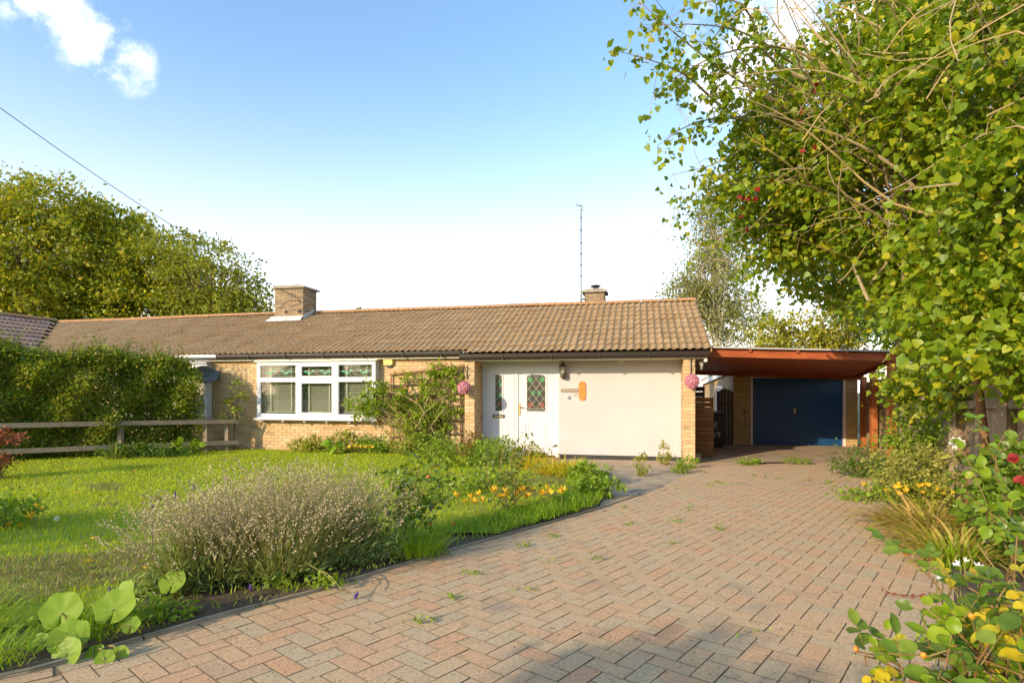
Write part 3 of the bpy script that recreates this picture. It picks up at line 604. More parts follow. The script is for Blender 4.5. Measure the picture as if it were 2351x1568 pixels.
# ------------------------------------------------------------------ attached neighbour on the left
NB = Thing('bungalow', 'neighbouring bungalow behind the tall hedge with a projecting roofed wing', 'bungalow', (-16.0, 0.25, 0))
mb = MB().box(-23, -14.3, .258, .46, -.3, 2.22).box(-11.52, -11.452, .258, .46, -.3, 2.22).box(-14.3, -11.52, .258, .46, -.3, .78).box(-14.3, -11.52, .258, .46, 2.14, 2.22).box(-23, -11.46, 6.3, 6.5, -.3, 2.2)
NB.add('mortar', mb, m_mortar)
mb = MB()
for a, z, l in course_bricks(-16.8, -11.455, -.155, 2.2, (-14.3, -11.52, .78, 2.14)):
    k = brick_mesh(l, 'F'); mb.add([(v[0] + a, v[1] + .25, v[2] + z) for v in k.v], k.f)
NB.add('brickwork', mb, m_brick, kind='stuff')
nf = MB(); x0, x1 = -14.3, -11.53
for a, b in ((x0, x0 + .08), (-13.42, -13.32), (-12.52, -12.42), (x1 - .08, x1)): nf.box(a, b, .08, .15, .80, 2.10)
for a, b in ((x0 + .08, -13.42), (-13.32, -12.52), (-12.42, x1 - .08)): nf.box(a, b, .08, .15, 2.02, 2.10); nf.box(a, b, .08, .15, .80, .88); nf.box(a, b, .08, .15, 1.66, 1.73)
nf.box(x1 - .05, x1, .15, .257, .80, 2.10); nf.box(x0 - .03, x1 + .03, .03, .25, 2.12, 2.15); nf.box(x0 - .03, x1 + .03, .02, .25, .75, .79)
nw = NB.add('window', nf, m_white)
for a, b in ((x0 + .08, -13.42), (-13.32, -12.52), (-12.42, x1 - .08)):
    for z0, z1 in ((.88, 1.66), (1.73, 2.02)): NB.add('pane', MB().box(a, b, .11, .116, z0, z1), m_glass, nw)
rm = MB(); a0, a1, b0, b1 = -14.5, -11.48, .47, 3.2
rm.add([(a0, b0, .02), (a1, b0, .02), (a1, b1, .02), (a0, b1, .02), (a0, b0, 2.19), (a1, b0, 2.19), (a1, b1, 2.19), (a0, b1, 2.19)], [(0, 1, 2, 3), (4, 7, 6, 5), (1, 5, 6, 2), (3, 2, 6, 7), (0, 3, 7, 4)]); NB.add('room', rm, m_room)
NB.add('soffit', MB().box(-16.8, -11.455, .135, .26, 2.20, 2.214), m_cream); NB.add('fascia_board', MB().box(-16.8, -11.455, .117, .134, 2.178, 2.335), m_white); NB.add('gutter', gutter(-16.7, -11.22, .116, 2.215), m_grey_metal)
dk = MB().add([(-20.1, .10, roofz(.10) + rz), (-11.455, .10, roofz(.10) + rz), (-11.455, 3.2, 3.74 + rz), (-20.1, 3.2, 3.74 + rz)], [(0, 1, 2, 3)])
dk.add([(-23, 3.2, 3.74 + rz), (-11.455, 3.2, 3.74 + rz), (-11.455, 6.7, 2.2), (-23, 6.7, 2.2)], [(0, 1, 2, 3)])
WX = -20.1
dk.add([(WX, 3.2, 3.74), (WX, -5, 3.74), (WX + 3.3, -5, roofz(-.1)), (WX + 3.3, -.1, roofz(-.1))], [(0, 1, 2, 3)]); dk.add([(WX, 3.2, 3.73), (WX, -5, 3.73), (WX - 3.3, -5, roofz(-.1)), (WX - 3.3, 3.2, roofz(-.1))], [(3, 2, 1, 0)])
nroof = NB.add('roof', dk, m_gutter)
tiles_for(39, 68, NB, nroof, 300, m_tile, clip=lambda x, y: y > 3.2 - (x + .3 - WX) - .1)
wt = TM_full.mesh('wing_tile'); rr = random.Random(9)
for r in range(10):
    t = 3.3 - r * G * GC
    for c_ in range(0, 20):
        y = 3.1 - .3 * (c_ + 1)
        if y + .15 > 3.2 - t + .05 or y < -1.6: continue
        NB.piece('roof_tile', wt, m_ntile, (WX + t, y + rr.uniform(-.003, .003), 3.74 - t * TAN + .03 + rr.uniform(0, .004)), (SA, 0, math.pi / 2), nroof)
for i in range(19): NB.piece('ridge_tile', RM, m_ridge, (-11.39 - .45 * (i + 1), 3.2, 3.742 - .03 * sstep(4, 14, i) + random.uniform(0, .006)), (0, 0, 0), nroof)
for i in range(9): NB.piece('ridge_tile', RM, m_ntile, (WX, 3.15 - .45 * (i + 1), 3.765), (0, 0, math.pi / 2), nroof)
NB.add('wing_wall', MB().box(WX - 3, WX + 2.95, -4.8, -4.6, -.3, 2.3).box(WX + 2.8, WX + 2.95, -4.6, .25, -.3, 2.3), m_mortar)
# satellite dish
sdx, sdz = -11.44, 1.845; SDI = Thing('satellite_dish', 'dark grey oval mesh satellite dish at the corner of the hedge-covered window', 'satellite dish', (sdx, -.05, sdz - .22))
vs = []; fs = []; nr, na = 5, 24
for i in range(nr + 1):
    for k in range(na):
        r = i / nr; a = 2 * math.pi * k / na
        vs.append((sdx + .40 * r * math.cos(a) + .03 * r * math.sin(a), -.02 - .09 * r * r, sdz + .215 * r * math.sin(a) - .02 * r * math.cos(a)))
for i in range(nr):
    for k in range(na): fs.append((i * na + k, i * na + (k + 1) % na, (i + 1) * na + (k + 1) % na, (i + 1) * na + k))
SDI.add('reflector', MB().add(vs, fs), m_dish, smooth=True)
sa = MB(); sa.tube([(sdx + .05, .0, sdz - .2), (sdx + .10, -.30, sdz - .16)], .012, 6); sa.box(sdx + .05, sdx + .15, -.38, -.28, sdz - .18, sdz - .10); SDI.add('arm', sa, m_grey_metal)
sm_ = MB(); sm_.tube([(sdx + .02, .0, sdz), (sdx + .12, .20, sdz - .02)], .018, 6); sm_.box(sdx + .08, sdx + .16, .20, .25, sdz - .12, sdz + .1); SDI.add('mount', sm_, m_grey_metal)
SDI.add('mark', moved(text_mb('sky', .13, .003), sdx + .08, -.10, sdz - .12), m_number)

# ------------------------------------------------------------------ garage
GZ = -0.19; GY = 5.26
GA = Thing('garage', 'flat roofed yellow brick garage with wide blue boarded door', 'garage', (3.2, GY, GZ))
mb = MB().box(1.548, 2.0, GY + .008, GY + .2, GZ - .2, 2.15).box(4.45, 4.75, GY + .008, GY + .2, GZ - .2, 2.15).box(2.0, 4.45, GY + .008, GY + .2, 1.87, 2.15)
mb.box(1.548, 1.72, GY + .2, 13, GZ - .2, 1.95).box(4.6, 4.75, GY + .2, 13, GZ - .2, 1.95).box(1.72, 4.6, 12.8, 13, GZ - .2, 1.95); GA.add('mortar', mb, m_gmortar)
sp = [(a, GY, z, l, 'F') for a, z, l in course_bricks(1.54, 2.0, GZ, 1.95)] + [(a, GY, z, l, 'F') for a, z, l in course_bricks(4.45, 4.75, GZ, 1.95)] + [(a, GY, z, l, 'F') for a, z, l in course_bricks(2.0, 4.45, 1.87, 1.96)]
lay_bricks(GA, sp, m_gbrick, None, 250)
mb = MB()
for a, z, l in course_bricks(GY + .005, 13, GZ, 1.9):
    k = brick_mesh(l, 'L'); mb.add([(v[0] + 1.54, v[1] + a, v[2] + z) for v in k.v], k.f)
GA.add('side_brickwork', mb, m_brick, kind='stuff')
GA.add('door_frame', MB().box(2.0, 2.06, GY - .02, GY + .09, GZ - .02, 1.87).box(4.385, 4.45, GY - .02, GY + .09, GZ - .02, 1.87).box(2.06, 4.385, GY - .02, GY + .09, 1.81, 1.87), m_frame_pink)
gd = GA.add('garage_door', MB().box(2.06, 4.385, GY + .05, GY + .08, GZ + .01, 1.81), m_blue)
bdm = MB().add([(-.034, 0, 0), (.034, 0, 0), (.030, -.010, 0), (-.030, -.010, 0), (-.034, 0, 1.99), (.034, 0, 1.99), (.030, -.010, 1.99), (-.030, -.010, 1.99)], [(0, 3, 7, 4), (3, 2, 6, 7), (2, 1, 5, 6), (4, 7, 6, 5), (0, 1, 2, 3)]).mesh('door_board')
for k in range(32): GA.piece('door_board', bdm, m_blue, (2.06 + .0363 + k * .07265, GY + .0495, GZ + .012), (0, 0, 0), gd)
hb = MB().box(3.155, 3.19, GY + .018, GY + .038, .80, .955); hb.tube([(3.17, GY + .02, .90), (3.17, GY - .03, .90), (3.09, GY - .03, .90)], .009, 6); GA.add('handle', hb, m_brass, gd)
hk = MB(); hk.tube([(1.835, GY - .02, .80), (1.84, GY - .02, .60), (1.84, GY - .02, .42)], .006, 5); hk.box(1.81, 1.86, GY - .03, GY - .002, .80, .87); GA.add('hook', hk, m_iron)
rf = MB().add([(1.44, 5.0, 2.16), (4.86, 5.0, 2.16), (4.86, 13.1, 1.84), (1.44, 13.1, 1.84), (1.44, 5.0, 2.21), (4.86, 5.0, 2.21), (4.86, 13.1, 1.89), (1.44, 13.1, 1.89)], [(0, 3, 2, 1), (4, 5, 6, 7), (0, 1, 5, 4), (1, 2, 6, 5), (2, 3, 7, 6), (3, 0, 4, 7)])
GA.add('flat_roof', rf, m_roofsheet)
fb = MB().add([(1.46, 5.3, 1.97), (1.48, 5.3, 1.97), (1.48, 13.0, 1.66), (1.46, 13.0, 1.66), (1.46, 5.3, 2.145), (1.48, 5.3, 2.145), (1.48, 13.0, 1.84), (1.46, 13.0, 1.84)], [(0, 3, 2, 1), (4, 5, 6, 7), (0, 1, 5, 4), (1, 2, 6, 5), (2, 3, 7, 6), (3, 0, 4, 7)]); GA.add('fascia_board', fb, m_fascia_w)
sw = MB()
for a, b, c, d in ((7.2, 7.28, .75, 1.6), (8.5, 8.58, .75, 1.6), (7.84, 7.90, .80, 1.52)): sw.box(1.50, 1.538, a, b, c, d)
sw.box(1.50, 1.538, 7.28, 8.5, .75, .81); sw.box(1.50, 1.538, 7.28, 8.5, 1.53, 1.6); wg = GA.add('window', sw, m_white)
GA.add('pane', MB().box(1.52, 1.530, 7.28, 8.5, .81, 1.53), m_dglass, wg)

# ------------------------------------------------------------------ carport
CP = Thing('carport', 'red stained timber carport with flat roof in front of the garage', 'carport', (2.2, .3, 0))
def bz(x, y, base=2.142): return base - (x - .5) * .039 - (y - .3) * .032
def slopebox(x0, x1, y0, y1, lo, hi):
    c = [(x0, y0), (x1, y0), (x1, y1), (x0, y1)]
    return MB().add([(a, b, bz(a, b, lo)) for a, b in c] + [(a, b, bz(a, b, hi)) for a, b in c], [(0, 3, 2, 1), (4, 5, 6, 7), (0, 1, 5, 4), (1, 2, 6, 5), (2, 3, 7, 6), (3, 0, 4, 7)])
CP.add('front_beam', slopebox(.06, 3.74, .27, .32, 2.142, 2.292), m_stain)
CP.add('rear_beam', slopebox(.06, 4.85, 5.12, 5.22, 2.06, 2.29), m_stain)
CP.add('wall_plate', slopebox(.012, .058, .2, 5.2, 2.14, 2.29), m_stain)
sb = MB(); p0, p1 = Vector((3.68, .32, bz(3.68, .32, 2.2))), Vector((4.74, 5.2, bz(4.74, 5.2, 2.2))); sb.bar(p0, p1, .05, .14); CP.add('side_beam', sb, m_stain)
for k, x in enumerate((1.073, 1.951, 2.828)): CP.add('rafter', slopebox(x - .028, x + .028, .215, .268, 2.255, 2.305), m_stain)
for x in (1.073, 1.951, 2.828): CP.add('rafter', slopebox(x - .028, x + .028, .321, 5.119, 2.19, 2.292), m_stain)
for k in range(24):
    y0 = .33 + k * .2; CP.add('ceiling_board', slopebox(.06, 3.6 + (y0 - .3) * .21, y0, y0 + .196, 2.165, 2.185), m_stain)
c = [(.22, .17), (3.80, .17), (4.92, 5.35), (.22, 5.35)]
CP.add('roof_sheet', MB().add([(a, b, bz(a, b, 2.31)) for a, b in c] + [(a, b, bz(a, b, 2.338)) for a, b in c], [(0, 3, 2, 1), (4, 5, 6, 7), (0, 1, 5, 4), (1, 2, 6, 5), (2, 3, 7, 6), (3, 0, 4, 7)]), m_roofsheet)
CP.add('post', MB().box(3.60, 3.725, .325, .45, -.25, bz(3.66, .3, 2.142)), m_stain_post)
CP.add('post', MB().box(4.17, 4.295, 2.73, 2.855, -.3, bz(4.2, 2.8, 2.142)), m_stain_post)
CP.add('post', MB().box(4.76, 4.89, 5.02, 5.119, -.3, bz(4.8, 5.1, 2.142)), m_stain_post)
# slatted timber screens, arched gate, bin
def screen(label, x0, x1, y, z0, z1, mat, n):
    S = Thing('slat_screen', label, 'fence panel', ((x0 + x1) / 2, y, z0)); h = (z1 - z0) / n
    me = MB().box(-(x1 - x0) / 2, (x1 - x0) / 2, -.012, .012, 0, h - .012).mesh('slat')
    for k in range(n): S.piece('slat', me, mat, ((x0 + x1) / 2, y, z0 + k * h))
    S.add('batten', MB().box(x0, x0 + .04, y + .013, y + .05, z0, z1 - .01).box(x1 - .04, x1, y + .013, y + .05, z0, z1 - .01), mat)
screen('low brown horizontal slat screen beside the porch pillar', .02, .50, 1.25, .03, 1.31, m_slatfence, 12)
screen('tall dark slat screen behind the low brown screen', .05, .40, 2.0, -.05, 1.56, m_darkwood, 13)
single('concrete_block', 'small pale block on the ground at the foot of the slat screen', 'block', MB().box(.06, .22, 1.02, 1.16, -.08, .06).prism([(.07, .0605), (.21, .0605), (.2, .075), (.08, .072)], 1.03, 1.15, 'y'), m_conc, (.14, 1.1, -.08))
AG = Thing('arched_gate', 'dark brown arched top boarded gate leaning beside the garage pier', 'gate', (1.3, 5.12, GZ))
for k in range(5):
    x = 1.07 + k * .09; t = (k - 2) / 2.4; h = 1.50 - .10 * t * t
    AG.add('board', MB().prism([(x + .004, GZ), (x + .086, GZ), (x + .086, h - (.03 if k > 2 else 0)), (x + .045, h + .012), (x + .004, h - (.03 if k < 2 else 0))], 5.10, 5.125, 'y'), m_darkwood)
AG.add('ledge', MB().box(1.08, 1.51, 5.126, 5.15, .05, .13).box(1.08, 1.51, 5.126, 5.15, 1.05, 1.13), m_darkwood)
bx, by, bzz = .86, 4.25, -.155; WB = Thing('wheelie_bin', 'black wheelie bin numbered 59 behind the slat screen', 'bin', (bx, by, bzz))
b = MB().add([(bx - .23, by - .22, bzz + .06), (bx + .23, by - .22, bzz + .06), (bx + .23, by + .25, bzz + .06), (bx - .23, by + .25, bzz + .06), (bx - .29, by - .28, bzz + .95), (bx + .29, by - .28, bzz + .95), (bx + .29, by + .36, bzz + .95), (bx - .29, by + .36, bzz + .95)], [(0, 3, 2, 1), (4, 5, 6, 7), (0, 1, 5, 4), (1, 2, 6, 5), (2, 3, 7, 6), (3, 0, 4, 7)])
b.box(bx - .305, bx + .305, by - .30, by - .275, bzz + .90, bzz + .96); WB.add('body', b, m_bin)
WB.add('lid', MB().prism([(by - .34, bzz + .965), (by + .38, bzz + .965), (by + .34, bzz + 1.04), (by, bzz + 1.06), (by - .32, bzz + 1.0)][::-1], bx - .30, bx + .30, 'x'), m_bin)
for sx in (-.27, .23): WB.add('wheel', MB().prism([(by + .27 + .1 * math.cos(k * math.pi / 6), bzz + .1 + .1 * math.sin(k * math.pi / 6)) for k in range(12)], bx + sx, bx + sx + .045, 'x'), m_bin)
WB.add('handle', MB().tube([(bx - .24, by + .42, bzz + .98), (bx + .24, by + .42, bzz + .98)], .015, 6), m_bin)
def tilt(mb): return MB().add([(v[0], v[1] - .03 - (v[2] - bzz - .06) * .0675, v[2]) for v in mb.v], mb.f)
WB.add('number', tilt(moved(text_mb('59', .21, .004), bx + .06, by - .195, bzz + .42)), m_binmark)
em = MB(); ex, ez = bx + .02, bzz + .72
for k in range(5): em.box(ex - .05 + k * .022, ex - .038 + k * .022, by - .198, by - .194, ez - .05, ez + .04)
em.prism([(ex - .055, ez + .045), (ex + .055, ez + .045), (ex + .055, ez + .055), (ex - .055, ez + .055)], by - .198, by - .194, 'y'); em.prism([(ex - .05, ez - .052), (ex, ez - .085), (ex + .05, ez - .052)], by - .198, by - .194, 'y')
for k in range(12): em.box(ex - .08 + k * .0135, ex - .072 + k * .0135, by - .198, by - .194, ez - .125, ez - .108)
WB.add('crest', tilt(em), m_binmark)
# ================================================================== ground, drive, path
LE = [(-3.6, 1.2), (-2.6, 2.1), (-2.08, 2.47), (-1.63, 3.08), (-1.2, 3.54), (-.847, 4.03), (-.37, 4.66), (.285, 5.47), (.96, 6.33), (2.07, 7.91), (3.1, 9.8), (3.62, 11.1)]
RE = [(1.6, 1.2), (1.95, 2.0), (2.3, 2.9), (2.79, 3.55), (3.39, 4.56), (4.05, 5.8), (4.6, 6.95), (5.6, 8.6), (6.9, 10.6)]
DRIVE = LE + [(3.75, 11.55), (7.5, 11.55)] + RE[::-1]
def h2(x, y): w = H(x, y); return (w.x, w.y)
PATH = [(.96, 6.33), (1.45, 8.3), (1.0, 10.2), (-.3, 11.5), h2(-4.62, .0), h2(-4.62, .64), h2(-.2, .64), h2(.0, .0), h2(.0, .4), (3.75, 11.55), (3.62, 11.1), (3.1, 9.8), (2.07, 7.91)]
LAWN = [(-10.6, 10.0), (-9.2, 11.9), (-6.6, 13.9), h2(-11.0, .22), h2(-4.85, .22), h2(-4.7, -.02), (-.3, 11.5), (1.0, 10.2), (1.45, 8.3), (.96, 6.33)] + LE[:8][::-1] + [(-14, 1.2), (-14, 8)]
def inside(p, poly):
    c = False; j = len(poly) - 1
    for i in range(len(poly)):
        a, b = poly[i], poly[j]
        if (a[1] > p[1]) != (b[1] > p[1]) and p[0] < (b[0] - a[0]) * (p[1] - a[1]) / (b[1] - a[1]) + a[0]: c = not c
        j = i
    return c
def inside_np(P, poly):
    c = np.zeros(len(P), bool); j = len(poly) - 1
    for i in range(len(poly)):
        a, b = poly[i], poly[j]
        if a[1] != b[1]:
            m = ((a[1] > P[:, 1]) != (b[1] > P[:, 1])) & (P[:, 0] < (b[0] - a[0]) * (P[:, 1] - a[1]) / (b[1] - a[1]) + a[0]); c ^= m
        j = i
    return c
def segdist(P, line, closed=False):
    d = np.full(len(P), 1e9); n = len(line)
    for i in range(n if closed else n - 1):
        a = np.array(line[i]); b = np.array(line[(i + 1) % n]); ab = b - a
        t = np.clip(((P - a) @ ab) / (ab @ ab), 0, 1); d = np.minimum(d, np.linalg.norm(P - a - t[:, None] * ab, axis=1))
    return d
gx = np.array([-220, -120, -70, -40, -25, -15, -8, 0, 8, 15, 25, 40, 70, 120, 220.]); gy = np.array([-60, -30, -15, -6, 0, 4, 8, 12, 17, 22, 30, 50, 90, 160, 320.])
V = np.array([(x, y, zd(y) - .07) for y in gy for x in gx]); n = len(gx)
Q = np.array([(j * n + i, j * n + i + 1, (j + 1) * n + i + 1, (j + 1) * n + i) for j in range(len(gy) - 1) for i in range(n - 1)])
link('ground', npmesh('ground', V, Q), m_field, None, 'structure', 'rough ground all round the house and garden')
def sheet(name, poly, dz, mat, label, under=.3):
    mb = MB(); n = len(poly); mb.add([(x, y, zd(y) + dz) for x, y in poly], [tuple(range(n))])
    me = mb.mesh(name); 
    import bmesh
    bm = bmesh.new(); bm.from_mesh(me); bmesh.ops.triangulate(bm, faces=bm.faces); 
    for f in bm.faces:
        if f.normal.z < 0: f.normal_flip()
    bm.to_mesh(me); bm.free()
    return link(name, me, mat, None, 'structure', label)
drive = sheet('driveway', DRIVE, -.0048, m_joint, 'herringbone block paved driveway sloping down to the carport')
sheet('path', PATH, -.004, m_conc, 'worn concrete path between the lawn and the porch')
CARF = [(3.75, 11.55), (3.7, 11.32), h2(.02, .5), h2(.02, 14), h2(7, 14), h2(7, 2), (7.9, 11.3), (7.5, 11.55)]
sheet('carport_floor', CARF, -.001, m_conc, 'bare concrete floor under the carport and beside the garage')
sheet('flower_bed', LAWN, .012, m_soil, 'dark soil of the garden bed around the lawn')
BEDR = RE + [(7.2, 11.0), (8.2, 11.0), (5.2, 5.0), (3.4, 1.2)]
sheet('border_bed', BEDR, .006, m_soil, 'dark soil of the planted border along the fence')
# lawn sheet
g = .12; xs = np.arange(-13.9, 1.6, g); ys = np.arange(1.3, 14.0, g)
P = np.array([(x + g / 2, y + g / 2) for y in ys for x in xs]); LAVBED = [(-2.75, 2.6), (-2.3, 3.2), (-2.1, 3.75), (-1.5, 4.25), (-.95, 4.7), (-.55, 5.0), (-.1, 5.05), (-.847, 4.03), (-1.63, 3.08), (-2.08, 2.47)]
ok = inside_np(P, LAWN) & (segdist(P, LAWN, True) > .10) & ~inside_np(P, LAVBED)
V = []; Q = []; idx = {}
def lv_(i, j):
    if (i, j) not in idx:
        x, y = xs[0] + i * g, ys[0] + j * g; idx[(i, j)] = len(V); V.append((x, y, zl(x, y) + .012 * mnoise.noise((x * 1.3, y * 1.3, 0))))
    return idx[(i, j)]
for c, o in enumerate(ok):
    if o: j, i = divmod(c, len(xs)); Q.append((lv_(i, j), lv_(i + 1, j), lv_(i + 1, j + 1), lv_(i, j + 1)))
link('lawn', npmesh('lawn', V, Q, True), m_lawn, None, 'structure', 'rough green lawn in front of the bungalow')

# ---- block paving
PW = .102; ANG = R(50); ca, sa_ = math.cos(ANG), math.sin(ANG); PO = (1.03, .2)
def clip_poly(poly, p, nrm):
    out = []; n = len(poly)
    for i in range(n):
        a, b = poly[i], poly[(i + 1) % n]; da = (a[0] - p[0]) * nrm[0] + (a[1] - p[1]) * nrm[1]; db = (b[0] - p[0]) * nrm[0] + (b[1] - p[1]) * nrm[1]
        if da >= 0: out.append(a)
        if (da >= 0) != (db >= 0):
            t = da / (da - db); out.append((a[0] + (b[0] - a[0]) * t, a[1] + (b[1] - a[1]) * t))
    return out
segs = []
for i in range(len(DRIVE)):
    a, b = Vector(DRIVE[i]), Vector(DRIVE[(i + 1) % len(DRIVE)]); d = (b - a).normalized(); nr = Vector((d.y, -d.x))
    m = (a + b) / 2 + nr * .05
    if not inside((m.x, m.y), DRIVE): nr = -nr
    segs.append((a, b, nr, .108 if i < 9 else .0))
pavers = []
for i in range(-20, 130):
    for j in range(-110, 70):
        r = (i - j) % 4
        if r == 0: w, h = 2, 1
        elif r == 3: w, h = 1, 2
        else: continue
        u0, v0 = i * PW, j * PW; e = .0019
        cor = [(u0 + e, v0 + e), (u0 + w * PW - e, v0 + e), (u0 + w * PW - e, v0 + h * PW - e), (u0 + e, v0 + h * PW - e)]
        cu_, cv_ = u0 + w * PW / 2, v0 + h * PW / 2
        wx, wy = PO[0] + cu_ * ca - cv_ * sa_, PO[1] + cu_ * sa_ + cv_ * ca
        if not (1.9 < wy < 11.8 and abs(wx / max(wy, .1)) < 1.05): continue
        poly = [(PO[0] + a * ca - b * sa_, PO[1] + a * sa_ + b * ca) for a, b in cor]; near = False; out = False
        cw = Vector((wx, wy)); best = None
        for a, b, nr, ins in segs:
            ab = b - a; t = max(0, min(1, (cw - a).dot(ab) / ab.length_squared)); dd = (cw - a - ab * t).length
            if best is None or dd < best[0]: best = (dd, a, nr, ins)
        dd, a, nr, ins = best
        if dd < ins + .14:
            near = True; poly = clip_poly(poly, a + nr * ins, nr)
            if len(poly) < 3: out = True
        if out or not inside((wx, wy), DRIVE) and not near: continue
        ar = abs(sum(poly[k][0] * poly[(k + 1) % len(poly)][1] - poly[(k + 1) % len(poly)][0] * poly[k][1] for k in range(len(poly)))) / 2
        cx_, cy_ = sum(p[0] for p in poly) / len(poly), sum(p[1] for p in poly) / len(poly)
        if ar < .0012 or not inside((cx_, cy_), DRIVE): continue
        pavers.append((poly, (cx_, cy_), near, (0 if w == 2 else 1)))
# stretcher border along the lawn edge
pl = [Vector(p) for p in LE[:10]]
def along(line, s):
    for a, b in zip(line, line[1:]):
        l = (b - a).length
        if s <= l: return a + (b - a) * (s / l), (b - a).normalized()
        s -= l
    return None
s = 0.0
while True:
    p = along(pl, s); q = along(pl, s + .2)
    if not p or not q: break
    d = (q[0] - p[0]).normalized(); nr = Vector((d.y, -d.x)); a = p[0] + d * .003 + nr * .008; b = q[0] - d * .003 + nr * .008
    pavers.append(([tuple(a), tuple(a + nr * .098), tuple(b + nr * .098), tuple(b)][::-1], tuple((a + b) / 2 + nr * .05), True, 2)); s += .204
pavers = [p for p in pavers if abs(p[1][0] / p[1][1]) < 1.0]
pavers.sort(key=lambda p: p[1][0] ** 2 + p[1][1] ** 2 + (1.5 if p[1][1] < 2.25 else 0))
rp = random.Random(4)
def paver_mb(poly, cx_, cy_, dz=0.0, tilt=(0, 0), base=None):
    n = len(poly); A = sum(poly[k][0] * poly[(k + 1) % n][1] - poly[(k + 1) % n][0] * poly[k][1] for k in range(n))
    if A < 0: poly = poly[::-1]
    def zz(x, y): return (zd(y) if base is None else base) + dz + (x - cx_) * tilt[0] + (y - cy_) * tilt[1]
    ins = []
    for x, y in poly:
        l = math.hypot(x - cx_, y - cy_); k = max(.2, (l - .0025) / l) if l > 0 else 1; ins.append((cx_ + (x - cx_) * k, cy_ + (y - cy_) * k))
    vs = [(x, y, zz(x, y) - .03) for x, y in poly] + [(x, y, zz(x, y) - .0012) for x, y in poly] + [(x, y, zz(x, y)) for x, y in ins]
    fs = [(k, (k + 1) % n, n + (k + 1) % n, n + k) for k in range(n)] + [(n + k, n + (k + 1) % n, 2 * n + (k + 1) % n, 2 * n + k) for k in range(n)] + [tuple(range(2 * n, 3 * n))]
    return MB().add(vs, fs)
def pmesh(mb, nsides):
    me = mb.mesh('paver'); me.materials.append(m_paver); me.materials.append(m_joint); me.polygons.foreach_set('material_index', [1] * (2 * nsides) + [0]); return me
restmi = []
shared = {}; slope = math.atan(-.029)
rest = MB(); cnt = 0
for poly, (cx_, cy_), near, kd in pavers:
    dz = rp.uniform(-.0014, .0014); tl = (rp.uniform(-.004, .004), rp.uniform(-.004, .004))
    if cnt < 300 and cy_ > 2.2:
        cnt += 1
        if near:
            o = link('paver', pmesh(MB().add([(v[0] - cx_, v[1] - cy_, v[2]) for v in paver_mb(poly, cx_, cy_, dz, tl).v], paver_mb(poly, cx_, cy_).f), len(poly)), None, drive); o.location = (cx_, cy_, 0)
        else:
            if kd not in shared:
                lp = [(x - cx_, y - cy_) for x, y in poly]; shared[kd] = pmesh(paver_mb(lp, 0, 0, base=0.0), 4)
            o = link('paver', shared[kd], None, drive); o.location = (cx_, cy_, zd(cy_) + dz); o.rotation_euler = (slope + tl[1], tl[0], 0)
    else:
        k = paver_mb(poly, cx_, cy_, dz, tl); rest.add(k.v, k.f); restmi += [1] * (2 * len(poly)) + [0]
fm = rest.mesh('far_pavers'); fm.materials.append(m_paver); fm.materials.append(m_joint); fm.polygons.foreach_set('material_index', restmi); link('far_pavers', fm, None, drive, 'stuff')
# concrete edging beside the lawn
ED = Thing('lawn_edging', 'low mossy concrete edging strip curving along the lawn', 'edging', (0, 0, 0), 'W')
s = 0
while s < 8.2:
    p, q = along(pl, s), along(pl, min(s + .6, 8.2))
    if not p or not q: break
    n1 = 4; vs = []
    for k in range(n1 + 1):
        c_, d = along(pl, s + (min(s + .592, 8.2) - s) * k / n1); nr = Vector((-d.y, d.x)); z = zd(c_.y)
        for off, zz in ((.0, -.03), (.0, .006), (.006, .012), (.032, .013), (.038, .006), (.038, -.03)): vs.append((c_.x + nr.x * off, c_.y + nr.y * off, z + zz))
    fs = [(k * 6 + i, k * 6 + i + 1, (k + 1) * 6 + i + 1, (k + 1) * 6 + i)[::-1] for k in range(n1) for i in range(5)]; fs += [tuple(range(6)), tuple(range(n1 * 6 + 5, n1 * 6 - 1, -1))]
    ED.add('edging_stone', MB().add(vs, fs), m_kerb); s += .6
single('drain_cover', 'small flat metal drain cover where the paving meets the carport floor', 'drain cover', MB().box(4.75, 5.55, 11.36, 11.54, zd(11.4) - .01, zd(11.4) + .012).box(4.62, 4.74, 11.30, 11.42, zd(11.4) - .01, zd(11.4) + .05), m_darkwood, (5.1, 11.45, zd(11.4)), 'W')
# ================================================================== planting
def LM(name, cols, trans=.35, rough=.55, namt=.22, spec=.35): return M(name, cols, rnd=True, nscale=2.6, namt=namt, rough=rough, trans=trans, spec=spec)
m_lf_left = LM('autumn_tree_leaf', [(0.158, 0.220, 0.014), (0.245, 0.293, 0.018), (0.193, 0.252, 0.015), (0.333, 0.342, 0.020), (0.525, 0.423, 0.022), (0.227, 0.277, 0.017)])
m_lf_left2 = LM('olive_tree_leaf', [(0.227, 0.265, 0.022), (0.293, 0.312, 0.026), (0.195, 0.234, 0.020), (0.390, 0.343, 0.033)])
m_lf_hedge = LM('hedge_leaf', [(0.135, 0.217, 0.018), (0.194, 0.284, 0.022), (0.239, 0.316, 0.026), (0.164, 0.247, 0.020), (0.344, 0.360, 0.031), (0.299, 0.300, 0.031), (0.419, 0.300, 0.033)])
m_lf_hedgetip = LM('hedge_tip_leaf', [(0.169, 0.221, 0.030), (0.221, 0.260, 0.035), (0.130, 0.182, 0.022)])
m_lf_right = LM('climber_leaf', [(0.108, 0.186, 0.007), (0.172, 0.260, 0.011), (0.244, 0.319, 0.014), (0.134, 0.223, 0.009), (0.324, 0.372, 0.018), (0.450, 0.402, 0.018)], trans=.42, rough=.42)
m_lf_yel = LM('yellow_leaf', [(0.585, 0.429, 0.012), (0.650, 0.520, 0.024), (0.520, 0.468, 0.024)], trans=.4)
